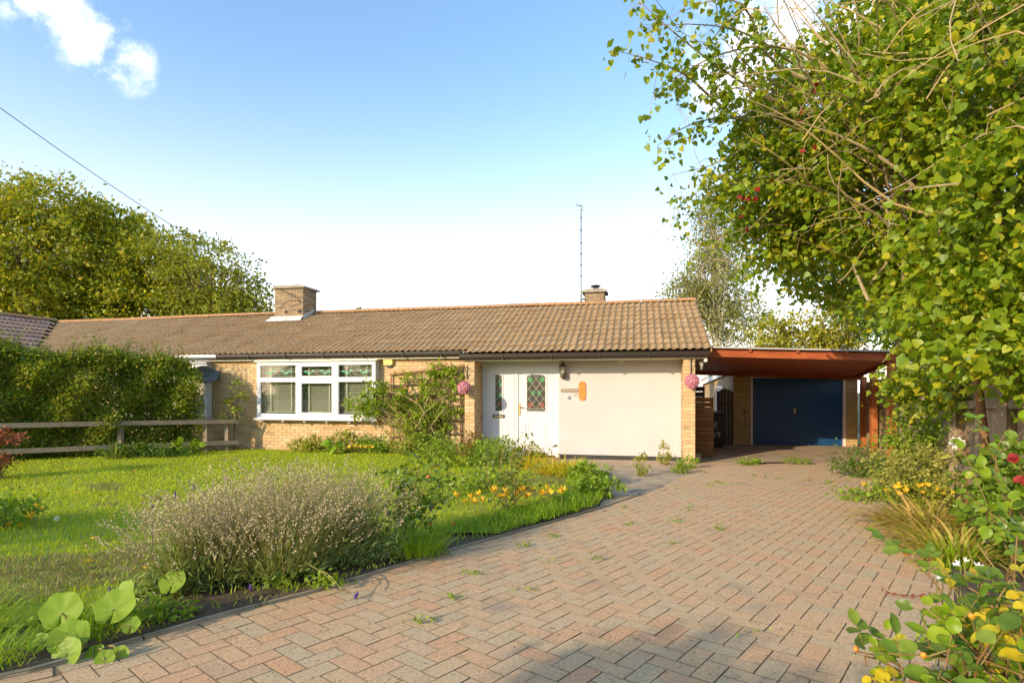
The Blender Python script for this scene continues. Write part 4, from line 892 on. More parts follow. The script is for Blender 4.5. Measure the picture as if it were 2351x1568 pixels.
m_lf_red = LM('crimson_leaf', [(.25, .015, .015), (.32, .03, .02), (.16, .015, .012)], trans=.3)
m_lf_birch = LM('birch_leaf', [(0.221, 0.237, 0.060), (0.286, 0.294, 0.090), (0.338, 0.312, 0.120), (0.182, 0.213, 0.048)], trans=.4)
m_lf_gold = LM('gold_shrub_leaf', [(0.211, 0.235, 0.015), (0.325, 0.312, 0.020), (0.260, 0.266, 0.018), (0.455, 0.360, 0.030)])
m_lf_apple = LM('trellis_leaf', [(0.158, 0.245, 0.012), (0.221, 0.323, 0.016), (0.295, 0.370, 0.022), (0.126, 0.205, 0.010)])
m_lf_lime = LM('lime_leaf', [(0.250, 0.282, 0.025), (0.338, 0.336, 0.030), (0.200, 0.240, 0.020)])
m_lf_bronze = LM('bronze_leaf', [(.26, .135, .03), (.20, .15, .03), (.30, .17, .035), (.15, .14, .025)])
m_lf_rose = LM('rose_leaf', [(0.118, 0.196, 0.016), (0.164, 0.263, 0.020), (0.094, 0.157, 0.018), (0.234, 0.300, 0.030)], trans=.3, rough=.4)
m_lf_bright = LM('bright_rose_leaf', [(.26, .36, .012), (.20, .31, .012), (.32, .40, .02)], trans=.45, rough=.4)
m_lf_glauc = LM('pale_rose_leaf', [(0.204, 0.258, 0.060), (0.156, 0.216, 0.045), (0.264, 0.300, 0.080)])
m_lf_vari = LM('variegated_leaf', [(0.163, 0.216, 0.020), (0.525, 0.480, 0.140), (0.250, 0.288, 0.040), (0.450, 0.420, 0.090), (0.125, 0.180, 0.020)])
m_lf_mallow = LM('mallow_leaf', [(0.240, 0.368, 0.025), (0.288, 0.414, 0.030), (0.204, 0.333, 0.022)], trans=.4, rough=.5)
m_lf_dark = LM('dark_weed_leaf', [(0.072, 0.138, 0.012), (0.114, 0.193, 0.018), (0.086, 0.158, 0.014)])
m_lf_weed = LM('weed_leaf', [(0.186, 0.284, 0.020), (0.254, 0.359, 0.025), (0.151, 0.247, 0.018)])
m_lf_vein = LM('leaf_vein', [(.36, .46, .09), (.34, .44, .08)], trans=.3)
m_grass = LM('grass_blade', [(0.330, 0.420, 0.009), (0.417, 0.493, 0.010), (0.286, 0.367, 0.007), (0.494, 0.519, 0.014), (0.374, 0.456, 0.009)], trans=.4, rough=.6)
m_drygrass = LM('dry_grass_blade', [(.32, .24, .09), (.26, .22, .08), (.22, .21, .05)], trans=.3)
m_longgrass = LM('long_grass_blade', [(0.208, 0.341, 0.010), (0.286, 0.421, 0.013), (0.164, 0.278, 0.008)], trans=.38)
m_strap = LM('withering_strap_leaf', [(0.442, 0.350, 0.050), (0.546, 0.375, 0.100), (0.260, 0.288, 0.030), (0.364, 0.325, 0.040), (0.650, 0.450, 0.160), (0.195, 0.250, 0.025)], trans=.35)
m_lily = LM('gold_lily_leaf', [(0.598, 0.506, 0.020), (0.478, 0.490, 0.025), (0.688, 0.405, 0.030), (0.359, 0.439, 0.025)], trans=.4)
m_lav_stem = LM('lavender_stem', [(0.355, 0.316, 0.099), (0.284, 0.287, 0.066), (0.425, 0.359, 0.132), (0.242, 0.259, 0.055)], trans=.2)
m_lav_head = LM('dry_lavender_head', [(0.390, 0.308, 0.175), (0.468, 0.392, 0.218), (0.325, 0.252, 0.153), (0.520, 0.448, 0.262)], trans=.15, rough=.8)
m_lav_leaf = LM('lavender_leaf', [(0.194, 0.260, 0.069), (0.269, 0.325, 0.106), (0.224, 0.309, 0.050)], trans=.25)
m_purple = M('purple_flower', (.085, .045, .19), namt=.2, rough=.8)
m_yflower = M('yellow_petal', [(.78, .45, .02), (.82, .55, .04), (.72, .38, .02)], rnd=True, namt=.05, rough=.6, trans=.25)
m_oflower = M('orange_petal', [(.80, .26, .02), (.78, .36, .06)], rnd=True, namt=.05, rough=.6, trans=.2)
m_wflower = M('white_petal', (.80, .78, .74), namt=.03, rough=.6, trans=.2)
m_hip = M('red_hip', (.62, .07, .02), namt=.1, rough=.3, spec=.5); m_ohip = M('orange_hip', (.72, .24, .02), namt=.1, rough=.35, spec=.5)
m_sedum = LM('rust_red_foliage', [(.28, .075, .03), (.36, .11, .04), (.22, .06, .03)], trans=.2)
m_bark = M('grey_brown_bark', [(.14, .10, .065), (.20, .15, .10)], nscale=10, namt=.25, rough=.95, bump=.5, bscale=40)
m_twig = M('tan_twig', [(.40, .31, .17), (.33, .25, .13), (.45, .32, .12)], rnd=True, nscale=5, namt=.2, rough=.85, mix2=((.50, .34, .05), 4, .6))
m_redbark = M('rust_bark', [(.22, .115, .05), (.30, .15, .06)], nscale=12, namt=.3, rough=.9, bump=.5, bscale=50, mix2=((.20, .14, .08), 9, .56))
m_birchbark = M('pale_birch_bark', (.50, .46, .38), namt=.25, nscale=8, rough=.9)
m_stem = M('green_stem', [(.16, .19, .04), (.24, .19, .06)], rnd=True, namt=.15, rough=.7)
m_cane = M('reddish_cane', [(.28, .13, .05), (.22, .16, .05)], rnd=True, namt=.2, rough=.7)
SHP = {'oval': (np.array([(0, 0, 0), (.30, .40, .07), (0, 1, -.06), (-.30, .40, .07), (0, .48, 0)]), np.array([(0, 1, 2, 4), (0, 4, 2, 3)])),
       'diamond': (np.array([(0, 0, 0), (.34, .45, .06), (0, 1, -.04), (-.34, .45, .06)]), np.array([(0, 1, 2, 3)])),
       'narrow': (np.array([(0, 0, 0), (.09, .4, .02), (0, 1, 0), (-.09, .4, .02)]), np.array([(0, 1, 2, 3)])),
       'heart': (np.array([(0, .06, 0), (0, .5, -.02), (0, 1, -.12), (.36, .02, .05), (.46, .36, .08), (.27, .72, .01), (-.36, .02, .05), (-.46, .36, .08), (-.27, .72, .01)]), np.array([(0, 3, 4, 1), (1, 4, 5, 2), (0, 1, 7, 6), (1, 2, 8, 7)])),
       'rose': (np.array([(0, 0, 0), (0, .5, .0), (0, 1, -.10), (.25, .14, .05), (.36, .45, .09), (.24, .78, .02), (-.25, .14, .05), (-.36, .45, .09), (-.24, .78, .02)]), np.array([(0, 3, 4, 1), (1, 4, 5, 2), (0, 1, 7, 6), (1, 2, 8, 7)]))}
def unit(a): return a / np.maximum(np.linalg.norm(a, axis=-1, keepdims=True), 1e-9)
def leaves(C, A, size, shape='oval', up=.6, facing=None):
    C = np.asarray(C, float); n = len(C); A = unit(np.asarray(A, float)); sv, sq = SHP[shape]
    size = np.broadcast_to(np.asarray(size, float), (n,))
    N = RNG.normal(size=(n, 3)) * .8 + np.array([0, 0, up])
    if facing is not None: N = N + np.asarray(facing)
    S = unit(np.cross(A, N)); N = np.cross(S, A)
    V = C[:, None, :] + size[:, None, None] * (sv[None, :, 0, None] * S[:, None] + sv[None, :, 1, None] * A[:, None] + sv[None, :, 2, None] * N[:, None])
    k = len(sv); Q = sq[None] + (np.arange(n) * k)[:, None, None]
    return V.reshape(-1, 3), Q.reshape(-1, 4)
def joinvq(parts):
    Vs, Qs, o = [], [], 0
    for V, Q in parts: Vs.append(V); Qs.append(Q + o); o += len(V)
    return np.concatenate(Vs), np.concatenate(Qs)
def blades(B, D, L, W, bend=.5, seg=3, taper=1.0):
    """grass or strap leaves: base (n,3), direction (n,3), length, width; bends outwards and down"""
    B = np.asarray(B, float); n = len(B); D = unit(np.asarray(D, float)); L = np.broadcast_to(np.asarray(L, float), (n,)); W = np.broadcast_to(np.asarray(W, float), (n,))
    bend = np.broadcast_to(np.asarray(bend, float), (n,))
    hz = D.copy(); hz[:, 2] = 0; hz = unit(hz + RNG.normal(size=(n, 3)) * np.array([.05, .05, 0]))
    S = np.stack([-hz[:, 1], hz[:, 0], np.zeros(n)], 1)
    tw = RNG.uniform(-1, 1, n)[:, None]; S = unit(S + hz * tw)
    rows = []; p = B.copy(); d = D.copy()
    for k in range(seg + 1):
        t = k / seg; w = W * (1 - .92 * t ** (1.6 * taper)) * (.75 + .5 * math.sin(min(1, t * 1.6) * 2.2)) * .5
        rows.append(p - S * w[:, None]); rows.append(p + S * w[:, None])
        p = p + d * (L / seg)[:, None]; d = unit(d + (hz * .35 - np.array([0, 0, 1.0])) * (bend / seg)[:, None])
    V = np.stack(rows, 1).reshape(-1, 3); k2 = 2 * (seg + 1)
    q = np.array([(2 * i, 2 * i + 1, 2 * i + 3, 2 * i + 2) for i in range(seg)])
    Q = (q[None] + (np.arange(n) * k2)[:, None, None]).reshape(-1, 4)
    return V, Q
def sph(n):
    return unit(RNG.normal(size=(n, 3)))
def clumps(ells, nc, per, spread, size, shape='oval', shell=.6, droop=.3, up=.6, flat=.6):
    """leaf clumps through the outer part of a set of ellipsoids"""
    vol = np.array([e[1][0] * e[1][1] * e[1][2] for e in ells]) ** .7; pick = RNG.choice(len(ells), nc, p=vol / vol.sum())
    c = np.array([e[0] for e in ells], float)[pick]; r = np.array([e[1] for e in ells], float)[pick]
    d = sph(nc); rad = RNG.uniform(shell ** 3, 1, nc) ** (1 / 3)
    rad = rad * (1 + .10 * np.sin(d[:, 0] * 7 + pick) * np.cos(d[:, 2] * 6))
    P = c + d * r * rad[:, None]
    sp = spread * RNG.uniform(.6, 1.35, nc); m = (per * RNG.uniform(.5, 1.5, nc)).astype(int)
    idx = np.repeat(np.arange(nc), m); L = P[idx] + RNG.normal(size=(len(idx), 3)) * sp[idx][:, None] * np.array([1, 1, flat])
    A = d[idx] * .8 + RNG.normal(size=(len(idx), 3)) * .7 + np.array([0, 0, -droop])
    return leaves(L, A, size * RNG.uniform(.45, 1.35, len(idx)) * RNG.uniform(.8, 1.2, nc)[idx], shape, up), P
def curve(a, b, sag=0.0, n=7, wob=0.05):
    a, b = Vector(a), Vector(b); l = (b - a).length; out = []
    w1 = Vector(RNG.normal(size=3)) * wob * l; w2 = Vector(RNG.normal(size=3)) * wob * l * .5
    for i in range(n):
        t = i / (n - 1); out.append(a.lerp(b, t) + Vector((0, 0, sag * 4 * t * (1 - t))) + w1 * math.sin(math.pi * t) + w2 * math.sin(2 * math.pi * t))
    return out
def tree(name, label, base, ells, nc, per, spread, size, mat, bark=None, trunk_r=.25, shape='diamond', group=None, limbs=16, shell=.6, droop=.3, cat='tree', twig_r=.03):
    T = Thing(name, label, cat, base, 'W', group); bark = bark or m_bark
    (V, Q), P = clumps(ells, nc, per, spread, size, shape, shell, droop); T.addnp('crown', V, Q, mat, kind='stuff')
    ctr = Vector(np.mean([e[0] for e in ells], axis=0)); top = Vector((ctr.x, ctr.y, ctr.z)); b = Vector(base)
    mb = MB(); tr = [b + (top - b) * t + Vector((.08 * math.sin(t * 5), .06 * math.cos(t * 4), 0)) * trunk_r for t in np.linspace(0, 1, 8)]
    mb.tube(tr, [trunk_r * (1.25 - .85 * t) for t in np.linspace(0, 1, 8)], 8); T.add('trunk', mb, bark, smooth=True)
    lb = MB()
    for q in P[RNG.choice(len(P), min(limbs, len(P)), replace=False)]:
        a = b.lerp(top, RNG.uniform(.35, .95)); lb.tube(curve(a, Vector(q), .12 * (Vector(q) - a).length, 6, .06), list(np.linspace(trunk_r * .38, twig_r * .5, 6)), 5)
    T.add('limbs', lb, bark, smooth=True); return T
# ---- trees behind the houses
def E_(px, py, Y, rx, ry, rz): return (tuple(at(px, py, Y)), (rx, ry, rz))
def gb_(px, Y): p = at(px, 900, Y); return (p.x, p.y, -.25)
G_ = 'trees rising behind the houses on the left'
tree('broadleaf_tree', 'large dark green and gold tree at the left edge behind the roofs', gb_(60, 30), [E_(60, 600, 30, 4.6, 4, 3.6), E_(-60, 560, 31, 4.0, 3.5, 3.8), E_(110, 480, 30, 2.3, 2.2, 2.0), E_(10, 690, 29, 4.5, 3, 2.2)], 900, 60, .38, .20, m_lf_left, group=G_, shell=.45)
tree('broadleaf_tree', 'dark rounded tree between the gold tree and the small olive tree', gb_(300, 33), [E_(265, 620, 33, 4.0, 3.5, 3.2), E_(340, 650, 32, 3.0, 3, 2.6), E_(235, 530, 33, 2.0, 2, 1.8), E_(300, 710, 31, 4.5, 3, 1.6)], 700, 60, .38, .20, m_lf_left, group=G_, shell=.45)
tree('broadleaf_tree', 'smaller airy olive green tree just left of the big chimney', gb_(500, 30), [E_(470, 650, 30, 2.4, 2.2, 2.2), E_(420, 590, 31, 1.6, 1.6, 1.4), E_(545, 670, 30, 1.3, 1.3, 1.3), E_(500, 710, 30, 2.8, 2, 1.2)], 260, 56, .38, .17, m_lf_left2, group=G_, limbs=40, shell=.4)
tree('birch_tree', 'tall pale feathery birch behind the right end of the roof', gb_(1650, 24), [E_(1655, 540, 24, 1.25, 1.2, 1.9), E_(1640, 660, 24, 1.9, 1.6, 1.8), E_(1580, 690, 24, .9, .9, 1.1), E_(1690, 740, 24, 1.3, 1.2, 1.3), E_(1640, 470, 24, .7, .7, .9)], 560, 40, .28, .11, m_lf_birch, m_birchbark, .12, limbs=70, shell=.25, droop=.9, twig_r=.012)
G2 = 'shrubs showing above the carport roof'
tree('garden_shrub', 'golden green shrub peeping over the left part of the carport roof', gb_(1800, 20), [E_(1800, 775, 20, 1.0, 1, .75), E_(1860, 790, 20, .9, .9, .6)], 110, 42, .22, .12, m_lf_gold, trunk_r=.06, group=G2, cat='shrub')
tree('garden_shrub', 'taller yellow green shrub above the middle of the carport roof', gb_(1920, 19), [E_(1930, 750, 19, 1.1, 1, .9), E_(1980, 690, 19.5, 1.0, 1, 1.0)], 150, 42, .24, .12, m_lf_gold, trunk_r=.07, group=G2, cat='shrub')
tree('evergreen_tree', 'dark green tree beyond the garage roof at the fence', gb_(2080, 17), [E_(2060, 680, 17, 1.5, 1.4, 1.5), E_(2150, 760, 16, 1.6, 1.4, 1.4), E_(2000, 600, 17, 1.0, 1, 1.0)], 240, 44, .28, .13, m_lf_dark, trunk_r=.12)
single('far_chimney', 'slim brick chimney of a distant house above the carport roof', 'chimney', MB().box(10.55, 10.85, 24.0, 24.4, -.3, 3.30).box(10.5, 10.9, 23.95, 24.45, 3.30, 3.36).lathe([(0, 0), (.08, 0), (.065, .3), (0, .3)], (10.7, 24.2, 3.36), 8), m_brick_old, (10.7, 24.2, -.3), 'W')
tree('conifer', 'tiny tip of a conifer showing above the ridge', gb_(828, 40), [E_(828, 730, 40, .35, .35, .7)], 40, 30, .15, .14, m_lf_dark, trunk_r=.08)

# ---- hedge and rail fence on the left
def hedge():
    a, b = np.array([-14.2, 8.2]), np.array([-7.45, 13.44]); d = (b - a) / np.linalg.norm(b - a); nrm = np.array([d[1], -d[0]]); Ln = np.linalg.norm(b - a)
    T = Thing('hedge', 'tall overgrown mixed hedge behind the rail fence on the left', 'hedge', (-9.5, 11.9, .05), 'W')
    def height(t): return 2.32 + .10 * np.sin(t * 1.7 + .5) + .07 * np.sin(t * 4.1) - .55 * np.clip((t - Ln + 1.6) / 1.6, 0, 1) ** 1.4
    n = 80000; t = RNG.uniform(0, Ln, n); h = height(t); z = h * RNG.uniform(0, 1, n) ** .9
    lump = .13 * np.sin(t * 2.9 + z * 1.7) + .10 * np.sin(t * 6.3 - z * 4.6) + .06 * np.sin(z * 9 + t * 3)
    prof = .52 * np.sqrt(np.clip(1 - np.clip((z / h - .72) / .28, 0, 1) ** 2, 0, 1)); off = prof + lump - np.abs(RNG.normal(0, .13, n))
    top = RNG.uniform(size=n) < .22; off = np.where(top, RNG.uniform(-.5, .5, n), off); z = np.where(top, h - np.abs(RNG.normal(0, .10, n)) - .12 * (off / .5) ** 2 + lump * .5, z)
    endk = np.clip((t - (Ln - .5)) / .5, 0, 1); keep = RNG.uniform(size=n) > endk * .75
    P = np.stack([a[0] + d[0] * t + nrm[0] * off, a[1] + d[1] * t + nrm[1] * off, z + .03], 1)[keep]
    A = np.stack([np.full(len(P), nrm[0]), np.full(len(P), nrm[1]), np.zeros(len(P))], 1) * .7 + RNG.normal(size=(len(P), 3)) * .7 + np.array([0, 0, .15])
    V, Q = leaves(P, A, .070 * RNG.uniform(.6, 1.3, len(P)), 'oval', .5); T.addnp('foliage', V, Q, m_lf_hedge, kind='stuff')
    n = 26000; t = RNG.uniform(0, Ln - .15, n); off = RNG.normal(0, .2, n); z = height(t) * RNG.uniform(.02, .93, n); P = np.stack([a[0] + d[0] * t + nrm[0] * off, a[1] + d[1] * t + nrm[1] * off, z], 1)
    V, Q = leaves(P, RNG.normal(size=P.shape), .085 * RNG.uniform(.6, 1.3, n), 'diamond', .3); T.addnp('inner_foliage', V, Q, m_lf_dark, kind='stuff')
    mb = MB(); tips = []
    for k in range(330):
        t = RNG.uniform(0, Ln - .2); o = RNG.uniform(-.35, .45); h = float(height(t)) - .1; L = RNG.uniform(.12, .38) * (2.2 if RNG.uniform() < .06 else 1)
        p = Vector((a[0] + d[0] * t + nrm[0] * o, a[1] + d[1] * t + nrm[1] * o, h)); q = p + Vector((RNG.normal() * .12, RNG.normal() * .12, L + .1))
        mb.tube([p, p.lerp(q, .5) + Vector((RNG.normal() * .02, 0, 0)), q], [.004, .003, .0015], 4)
        for s in np.linspace(.25, 1, int(5 + L * 14)): tips.append(p.lerp(q, s) + Vector(RNG.normal(size=3)) * .015)
    for k in range(60):
        t = RNG.uniform(.3, Ln - .2); p = Vector((a[0] + d[0] * t, a[1] + d[1] * t, .0)); q = Vector((a[0] + d[0] * (t + RNG.normal() * .3), a[1] + d[1] * (t + RNG.normal() * .3), RNG.uniform(1.2, 1.9)))
        mb.tube(curve(p, q, 0, 5, .04), [.02, .017, .014, .01, .006], 5)
    T.add('stems', mb, m_bark); tips = np.array([tuple(v) for v in tips])
    V, Q = leaves(tips, RNG.normal(size=(len(tips), 3)) + np.array([0, 0, .6]), .05 * RNG.uniform(.6, 1.2, len(tips)), 'diamond', .4); T.addnp('top_shoots', V, Q, m_lf_hedgetip, kind='stuff')
hedge()
RF = Thing('rail_fence', 'low grey two rail timber fence in front of the hedge', 'fence', (-8.3, 11.9, 0), 'W')
fa, fd = Vector((-9.8, 10.75, 0)), Vector((.7915, .6112, 0))
for z, n1 in ((.70, '0'), (.20, '1')):
    for t0, t1 in ((-3.0, -.2), (-.2, 1.9), (1.9, 4.2)):
        p, q = fa + fd * (t0 + .004), fa + fd * (t1 - .004); RF.add('rail', MB().bar((p.x, p.y, zl(0, p.y) + z), (q.x, q.y, zl(0, q.y) + z), .04, .095), m_rail)
for t in (-.2, 1.9, 3.52, 3.96):
    p = fa + fd * t + Vector((-.045, .06, 0)); RF.add('post', MB().box(p.x - .045, p.x + .045, p.y - .045, p.y + .045, -.1, zl(0, p.y) + .74), m_rail)
tree('young_shrub', 'thin leggy shrub at the wall between hedge and bay window', (-6.62, 13.35, 0), [((-6.55, 13.3, 1.25), (.35, .15, .35)), ((-6.75, 13.35, .95), (.3, .15, .3)), ((-6.4, 13.3, 1.5), (.25, .12, .2))], 36, 16, .07, .065, m_lf_hedge, trunk_r=.02, shape='oval', limbs=14, cat='shrub', twig_r=.006, shell=.2)

# ---- trellis and its climber
TR = Thing('trellis', 'leaning orange brown timber trellis on the brick wall left of the porch', 'trellis', (-5.8, .2, 0))
TR.add('top_rail', MB().bar((-6.72, .19, 1.82), (-4.90, .15, 2.03), .03, .03), m_trellis)
for k, x in enumerate((-6.68, -6.33, -5.98, -5.63, -5.30, -5.0, -4.905)): TR.add('upright', MB().bar((x, .205, .1), (x, .195, 1.81 + (x + 6.72) * .113), .028, .02, (0, 1, 0)), m_trellis if k < 4 else m_trellis_g)
for z in (.45, .75, 1.08, 1.36, 1.62): TR.add('rail', MB().bar((-6.70, .180, z - .06), (-4.90, .180, z + .05), .016, .028), m_trellis_g)
CLB = Thing('climbing_shrub', 'leafy green climber sprawling over the trellis and across the bay window', 'climber', (-5.8, .05, 0))
ell = [((-5.45, .08, 1.70), (.42, .14, .34)), ((-5.6, .05, 1.35), (.45, .16, .30)), ((-6.55, -.08, 1.30), (.55, .22, .22)), ((-7.25, -.22, 1.18), (.42, .16, .20)), ((-7.0, -.15, 1.02), (.4, .18, .22)), ((-6.1, .0, .98), (.5, .2, .25)), ((-5.35, .05, 1.0), (.42, .18, .32)), ((-5.7, .0, .72), (.6, .2, .25)), ((-5.05, .1, 1.45), (.16, .1, .5)), ((-6.9, -.1, 1.5), (.3, .15, .16)), ((-5.5, .05, 1.97), (.22, .1, .16)), ((-6.05, .06, 1.72), (.30, .1, .12))]
(V, Q), P = clumps(ell, 210, 26, .07, .075, 'oval', .3, .3, .5); CLB.addnp('foliage', V, Q, m_lf_apple, kind='stuff')
mb = MB()
for q in P[::3]: mb.tube(curve((-5.9 + RNG.normal() * .25, .1, .05), Vector(q), .1, 6, .06), [.016, .014, .011, .008, .005, .003], 5)
mb.tube([(-5.35, -.12, .1), (-5.6, -.16, .75), (-5.85, -.16, 1.15), (-6.25, -.14, 1.36), (-6.7, -.12, 1.45)], [.014, .013, .012, .009, .004], 6); CLB.add('stems', mb, m_twig)

# ---- hanging pink balls
def ball(label, x, y, z, br):
    T = Thing('hanging_flower_ball', label, 'flower ball', (x, y, z - .147), group='pink flower balls on the porch pillars')
    d = sph(900); V, Q = leaves(np.array([x, y, z]) + d * .128, d * .5 + RNG.normal(size=d.shape) * .6, .034, 'oval', 0, d * 1.2); T.addnp('petals', V, Q, m_pink)
    T.add('core', MB().lathe([(.001, -.12), (.06, -.106), (.104, -.06), (.12, 0), (.104, .06), (.06, .106), (.001, .12)], (x, y, z), 12), m_pink)
    T.add('chain', MB().tube([(x, y, z + .12), (x, y, br)], .004, 5), m_iron)
    b = MB(); b.tube([(x, y, br), (x, y - .02, br + .01), (x, -.012, br + .02)], .008, 5); b.tube([(x, -.012, br - .22), (x, -.10, br - .08), (x, y + .06, br + .01)], .007, 5); b.box(x - .012, x + .012, -.012, -.002, br - .26, br + .06); T.add('bracket', b, m_iron)
ball('pink artificial flower ball hanging from the left porch pillar', -4.785, -.25, 1.515, 1.95)
ball('pink artificial flower ball hanging from the right porch pillar by the carport', -.085, -.20, 1.64, 2.06)

# ---- lawn grass
n = 330000; P = np.stack([RNG.uniform(-13, 1.6, n), RNG.uniform(1.6, 13.9, n)], 1); r = np.hypot(P[:, 0], P[:, 1])
keep = inside_np(P, LAWN) & (~inside_np(P, LAVBED) | (RNG.uniform(size=n) < .16)) & (np.abs(P[:, 0] / P[:, 1]) < 1.0) & (RNG.uniform(size=n) < np.clip(5.5 / r, .35, 1)); P = P[keep]
edge = segdist(P, LE[:9] + [(1.45, 8.3)]); patch = np.array([mnoise.noise((x * .8, y * .9, 3.0)) + .6 * mnoise.noise((x * 2.6, y * 2.6, 1.0)) for x, y in P])
blob = np.exp(-(((P[:, 0] + 2.95) / .8) ** 2 + ((P[:, 1] - 3.95) / .42) ** 2)) + np.exp(-(((P[:, 0] + 3.5) / .9) ** 2 + ((P[:, 1] - 3.35) / .35) ** 2)) + .8 * np.exp(-(((P[:, 0] + 2.6) / .5) ** 2 + ((P[:, 1] - 4.7) / .3) ** 2))
bare = ((patch > .36) & (P[:, 1] < 9)) | (patch * .8 + blob > .55); P2 = P[~bare | (RNG.uniform(size=len(P)) < .15)]; e2 = segdist(P2, LE[:9] + [(1.45, 8.3)])
longz = (e2 < .55) & (P2[:, 0] > -.75)
zz = np.array([zl(x, y) for x, y in P2])
L = np.where(longz, RNG.uniform(.06, .16, len(P2)), RNG.uniform(.025, .055, len(P2))) ; wd = np.where(longz, .0065, .0055) * RNG.uniform(.7, 1.3, len(P2))
wd = wd * np.clip(np.hypot(P2[:, 0], P2[:, 1]) / 5, 1, 2.0)
B = np.column_stack([P2, zz]); D = RNG.normal(size=B.shape) * np.array([.45, .45, 0]) + np.array([0, 0, 1])
V, Q = blades(B[~longz], D[~longz], L[~longz], wd[~longz], .5, 2); link('lawn_grass', npmesh('lawn_grass', V, Q), m_grass, None, 'stuff', 'short bright green grass covering the lawn')
V, Q = blades(B[longz], D[longz], L[longz], wd[longz], .9, 3); link('long_grass', npmesh('long_grass', V, Q), m_longgrass, None, 'stuff', 'long uncut grass along the drive edging')
Pd = np.repeat(P[bare], 2, 0) + RNG.normal(size=(2 * int(bare.sum()), 2)) * .02; B = np.column_stack([Pd, [zl(x, y) for x, y in Pd]]); D = RNG.normal(size=B.shape) * np.array([1.0, 1.0, 0]) + np.array([0, 0, .7])
V, Q = blades(B, D, RNG.uniform(.03, .06, len(B)), .0065, .4, 2); link('dry_grass', npmesh('dry_grass', V, Q), m_drygrass, None, 'stuff', 'dry straw coloured grass in the worn patches')

# ---- plant builder for small clumps
def plant(name, label, cat, base, ells, nc, per, spread, size, mat, shape='oval', stem=None, ns=14, stem_r=.006, group=None, shell=.2, droop=.2, up=.6):
    T = Thing(name, label, cat, base, 'W', group); (V, Q), P = clumps(ells, nc, per, spread, size, shape, shell, droop, up); T.addnp('foliage', V, Q, mat, kind='stuff')
    mb = MB(); b = Vector(base)
    for q in P[RNG.choice(len(P), min(ns, len(P)), replace=False)]: mb.tube(curve(b + Vector((RNG.normal() * .03, RNG.normal() * .03, 0)), Vector(q), .0, 5, .06), list(np.linspace(stem_r, stem_r * .35, 5)), 5)
    T.add('stems', mb, stem or m_stem); T.P = P; return T
def g3(x, y, lawn=True): return (x, y, zl(x, y) if lawn else zd(y))
# shrubs along the house wall
GW = 'plants in the bed under the house wall'
wl_ = [('low_shrub', 'yellow green low shrub below the right half of the bay window', -4.75, 13.0, .42, .16, .18, m_lf_lime), ('low_shrub', 'tallest yellow shrub under the right corner of the bay window', -3.75, 12.75, .42, .16, .24, m_lf_lime), ('low_shrub', 'dull green low shrub with bare twigs left of the climber', -3.15, 12.6, .35, .16, .20, m_lf_weed), ('low_shrub', 'bright golden shrub at the foot of the trellis', -2.35, 12.15, .38, .25, .42, m_lf_lime), ('low_shrub', 'leafy green shrub at the foot of the trellis beside the golden one', -1.75, 11.9, .45, .25, .30, m_lf_weed), ('low_shrub', 'bronze ferny plant in front of the left porch pillar', -.95, 11.75, .40, .22, .26, m_lf_bronze), ('low_shrub', 'olive green plants before the front door', -.35, 11.2, .42, .28, .22, m_lf_weed), ('low_shrub', 'low mixed green clump at the lawn end before the door', .25, 10.6, .45, .3, .16, m_lf_lime)]
for nm, lab, x, y, rx, ry, rz_, mt in wl_:
    b = g3(x, y); plant(nm, lab, 'shrub', b, [((x, y, b[2] + rz_), (rx, ry, rz_)), ((x + rx * .4, y - .1, b[2] + rz_ * .6), (rx * .6, ry, rz_ * .6))], 60, 22, .07, .055, mt, group=GW, ns=20, stem_r=.005)
b = g3(-3.95, 12.45); W8 = plant('leafy_plant', 'broad leaved green seedling at the lawn edge below the window', 'plant', b, [((b[0], b[1], b[2] + .12), (.22, .12, .10))], 10, 3, .05, .16, m_lf_mallow, 'heart', ns=8)
FM = {}
def flower_mesh(kind):
    if kind in FM: return FM[kind]
    mb = MB()
    if kind == 'crocus':
        for k in range(6):
            a = k * math.pi / 3; c, s = math.cos(a), math.sin(a); t = (-s, c)
            mb.add([(0, 0, 0), (c * .022 + t[0] * .012, s * .022 + t[1] * .012, .028), (c * .040, s * .040, .046), (c * .022 - t[0] * .012, s * .022 - t[1] * .012, .028)], [(0, 1, 2, 3)])
    else:
        for k in range(10):
            a = k * math.pi / 5; c, s = math.cos(a), math.sin(a); t = (-s, c)
            mb.add([(0, 0, .004), (c * .012 + t[0] * .005, s * .012 + t[1] * .005, .008), (c * .02, s * .02, .006), (c * .012 - t[0] * .005, s * .012 - t[1] * .005, .008)], [(0, 1, 2, 3)])
        mb.lathe([(.001, .012), (.006, .010), (.008, .004)], (0, 0, 0), 6)
    FM[kind] = mb; return mb
def flowers(T, name, spots, kind, mat, scale=1.0, stems=True):
    me = flower_mesh(kind).mesh(name); sb = MB()
    for p, foot in spots:
        o = T.piece(name, me, mat, p, (RNG.normal() * .35, RNG.normal() * .35, RNG.uniform(0, 6))); sc = scale * RNG.uniform(.8, 1.2); o.scale = (sc, sc, sc)
        if stems: sb.tube([foot, Vector(foot).lerp(Vector(p), .6) + Vector((RNG.normal() * .004, 0, 0)), p], .0022, 4)
    if stems and spots: T.add('flower_stems', sb, m_stem, kind='stuff')
T = Thing('orange_flower_clump', 'orange flowers low at the wall right of the bay window', 'flowers', g3(-3.35, 12.35), 'W'); flowers(T, 'flower', [((-3.55 + .08 * k, 12.3 + .04 * (k % 3), zl(0, 12.3) + .13 + .02 * (k % 2)), (-3.5 + .08 * k, 12.33, zl(0, 12.3))) for k in range(7)], 'crocus', m_yflower, 1.5)
